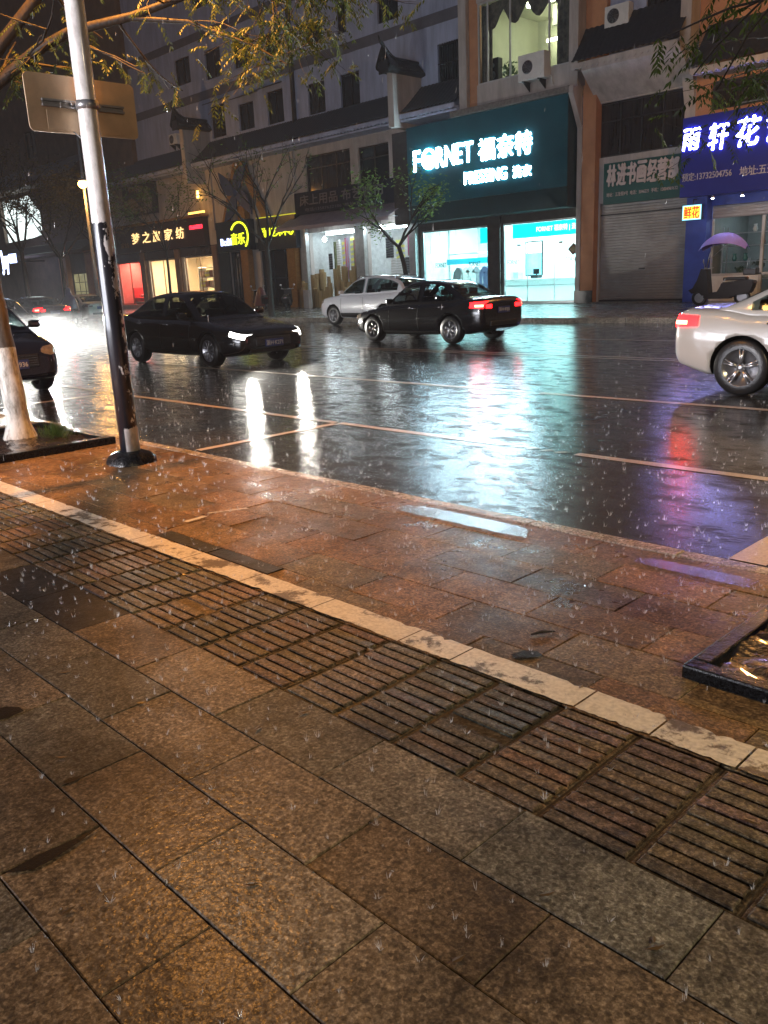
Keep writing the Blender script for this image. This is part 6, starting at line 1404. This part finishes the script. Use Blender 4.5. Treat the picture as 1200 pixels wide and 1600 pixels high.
for z, rx, ry, cx in ((.62, .52, .42, -.06), (.85, .50, .40, -.06), (1.1, .42, .36, -.10), (1.32, .30, .28, -.15), (1.46, .17, .19, -.13), (1.58, .155, .145, -.1), (1.72, .14, .13, -.1), (1.82, .08, .08, -.1), (1.84, .01, .01, -.1)): rows.append([(cx + rx * math.cos(a) + .015 * math.sin(5 * a + z * 4), ry * math.sin(a), z) for a in [2 * PI * i / 22 for i in range(23)]])
mb.sheet(rows).build('rain_cape', CAPE, t); MB().lathe([(.01, .075), (.07, .05), (.085, .0), (.07, -.06), (.02, -.09)], (.03, 0, 1.65), 'Z', 14).build('face', SKIN_, t)

# ------------------------------------------------------------------ the rain: splash crowns, standing droplets, falling drops
random.seed(77)
def spray():
    m, nt, b = newmat('rain_water'); nt.nodes.remove(b); L = nt.links.new
    tl = N(nt, 'BsdfTranslucent'); tl.inputs[0].default_value = (.9, .92, .95, 1); df = N(nt, 'BsdfDiffuse'); df.inputs[0].default_value = (.9, .92, .95, 1); gl = N(nt, 'BsdfGlossy'); gl.inputs['Roughness'].default_value = .15; tr = N(nt, 'BsdfTransparent')
    m1, m2_, m3_ = N(nt, 'MixShader'), N(nt, 'MixShader'), N(nt, 'MixShader'); m1.inputs[0].default_value = .5; L(tl.outputs[0], m1.inputs[1]); L(df.outputs[0], m1.inputs[2])
    m2_.inputs[0].default_value = .35; L(m1.outputs[0], m2_.inputs[1]); L(gl.outputs[0], m2_.inputs[2]); m3_.inputs[0].default_value = .5; L(m2_.outputs[0], m3_.inputs[1]); L(tr.outputs[0], m3_.inputs[2])
    L(m3_.outputs[0], nt.nodes['Material Output'].inputs[0]); return m
SPRAY = spray()
class Raw:
    def __init__(s): s.V, s.F = [], []
    def spike(s, pts, rad, n=4):
        i = len(s.V)
        for p, r in zip(pts, rad): s.V += [(p[0] + r * math.cos(2 * PI * k / n), p[1] + r * math.sin(2 * PI * k / n), p[2]) for k in range(n)]
        for a in range(len(pts) - 1): s.F += [(i + a * n + k, i + a * n + (k + 1) % n, i + (a + 1) * n + (k + 1) % n, i + (a + 1) * n + k) for k in range(n)]
    def bead(s, p, r):
        i = len(s.V); s.V += [(p[0], p[1], p[2] + r), (p[0], p[1], p[2] - r)] + [(p[0] + r * math.cos(PI / 2 * k), p[1] + r * math.sin(PI / 2 * k), p[2]) for k in range(4)]
        for k in range(4): s.F += [(i, i + 2 + k, i + 2 + (k + 1) % 4), (i + 1, i + 2 + (k + 1) % 4, i + 2 + k)]
    def build(s, name, mat):
        me = bpy.data.meshes.new(name); me.from_pydata(s.V, [], s.F); me.materials.append(mat); me.polygons.foreach_set('use_smooth', [True] * len(s.F)); o = bpy.data.objects.new(name, me); COL.objects.link(o); return o
rw = Raw()
def splash(x, y, z, s_):
    for k in range(random.randint(3, 7)):
        a = random.uniform(0, 6.3); h = s_ * random.uniform(.4, 1.3); r = s_ * random.uniform(.2, .8); w = s_ * .06; c, q = math.cos(a), math.sin(a)
        p = [(x + c * s_ * .2, y + q * s_ * .2, z), (x + c * r * .7, y + q * r * .7, z + h * .6), (x + c * r, y + q * r, z + h)]
        rw.spike(p, [w * 1.1, w * .7, w * .2])
        if random.random() < .7: rw.bead((x + c * r * 1.3, y + q * r * 1.3, z + h * 1.15), w * random.uniform(.7, 1.2))
n = 0
while n < 6000:
    d = (3.2 * 8 ** random.random()) if n > 600 else random.uniform(1.2, 5); a = math.radians(random.uniform(18, 88)); x, y = -d * math.cos(a) * random.uniform(.8, 1.6), d * math.sin(a)
    if y > 22 or y < .3: continue
    splash(x, y, 0 if y < 4.1 else RZ, random.uniform(.005, .018) * (1.15 if d < 5 else 1.6)); n += 1
tag(rw.build('rain_splashes', SPRAY), kind='stuff')
rw = Raw()
for _ in range(800):
    d = 3.5 * 8 ** random.random(); u, v = random.uniform(-60, 1260), random.uniform(-60, 1400); r = ray(u, v).normalized(); p = EYE + r * d
    if p.z < .05 or p.y > 29: continue
    l = random.uniform(.006, .035); rw.spike([p, p + Vector((.002, 0, l * .4)), p + Vector((.004, 0, l))], [.0006, .0013, .0003])
tag(rw.build('falling_rain', SPRAY), kind='stuff')

# ------------------------------------------------------------------ the rain-filled air
m, nt, b_ = newmat('rain_haze'); nt.nodes.remove(b_); pv_ = N(nt, 'VolumePrincipled'); pv_.inputs['Color'].default_value = (.86, .90, 1, 1); pv_.inputs['Density'].default_value = .0007; pv_.inputs['Anisotropy'].default_value = .35
nt.links.new(pv_.outputs[0], nt.nodes['Material Output'].inputs['Volume'])
hz = bxp('haze', None, m, -140, 45, -45, 62, -2.3, 32); tag(hz, kind='stuff')
# spray thrown up where the oncoming car ploughs through the water: a low bank of mist, thinning upwards
m, nt, b_ = newmat('road_spray'); nt.nodes.remove(b_); L = nt.links.new; pv_ = N(nt, 'VolumePrincipled'); pv_.inputs['Color'].default_value = (.92, .95, 1, 1); pv_.inputs['Anisotropy'].default_value = .3
gc = N(nt, 'TexCoord'); sx_ = N(nt, 'SeparateXYZ'); L(gc.outputs['Generated'], sx_.inputs[0])
def edge(o):
    r_ = ramp(nt, o, [(0, 0), (.3, 1), (.7, 1), (1, 0)]); return r_.outputs[0]
rz_ = ramp(nt, sx_.outputs[2], [(0, 1.0), (.35, .45), (1, 0.0)])
q1 = N(nt, 'Math', operation='MULTIPLY'); L(edge(sx_.outputs[0]), q1.inputs[0]); L(edge(sx_.outputs[1]), q1.inputs[1])
q2 = N(nt, 'Math', operation='MULTIPLY'); L(q1.outputs[0], q2.inputs[0]); L(rz_.outputs[0], q2.inputs[1])
q3 = N(nt, 'Math', operation='MULTIPLY'); L(q2.outputs[0], q3.inputs[0]); q3.inputs[1].default_value = .04; L(q3.outputs[0], pv_.inputs['Density'])
L(pv_.outputs[0], nt.nodes['Material Output'].inputs['Volume'])
tag(bxp('spray_mist', None, m, -36, -17, 7.5, 16.5, RZ + .002, .95), kind='stuff')
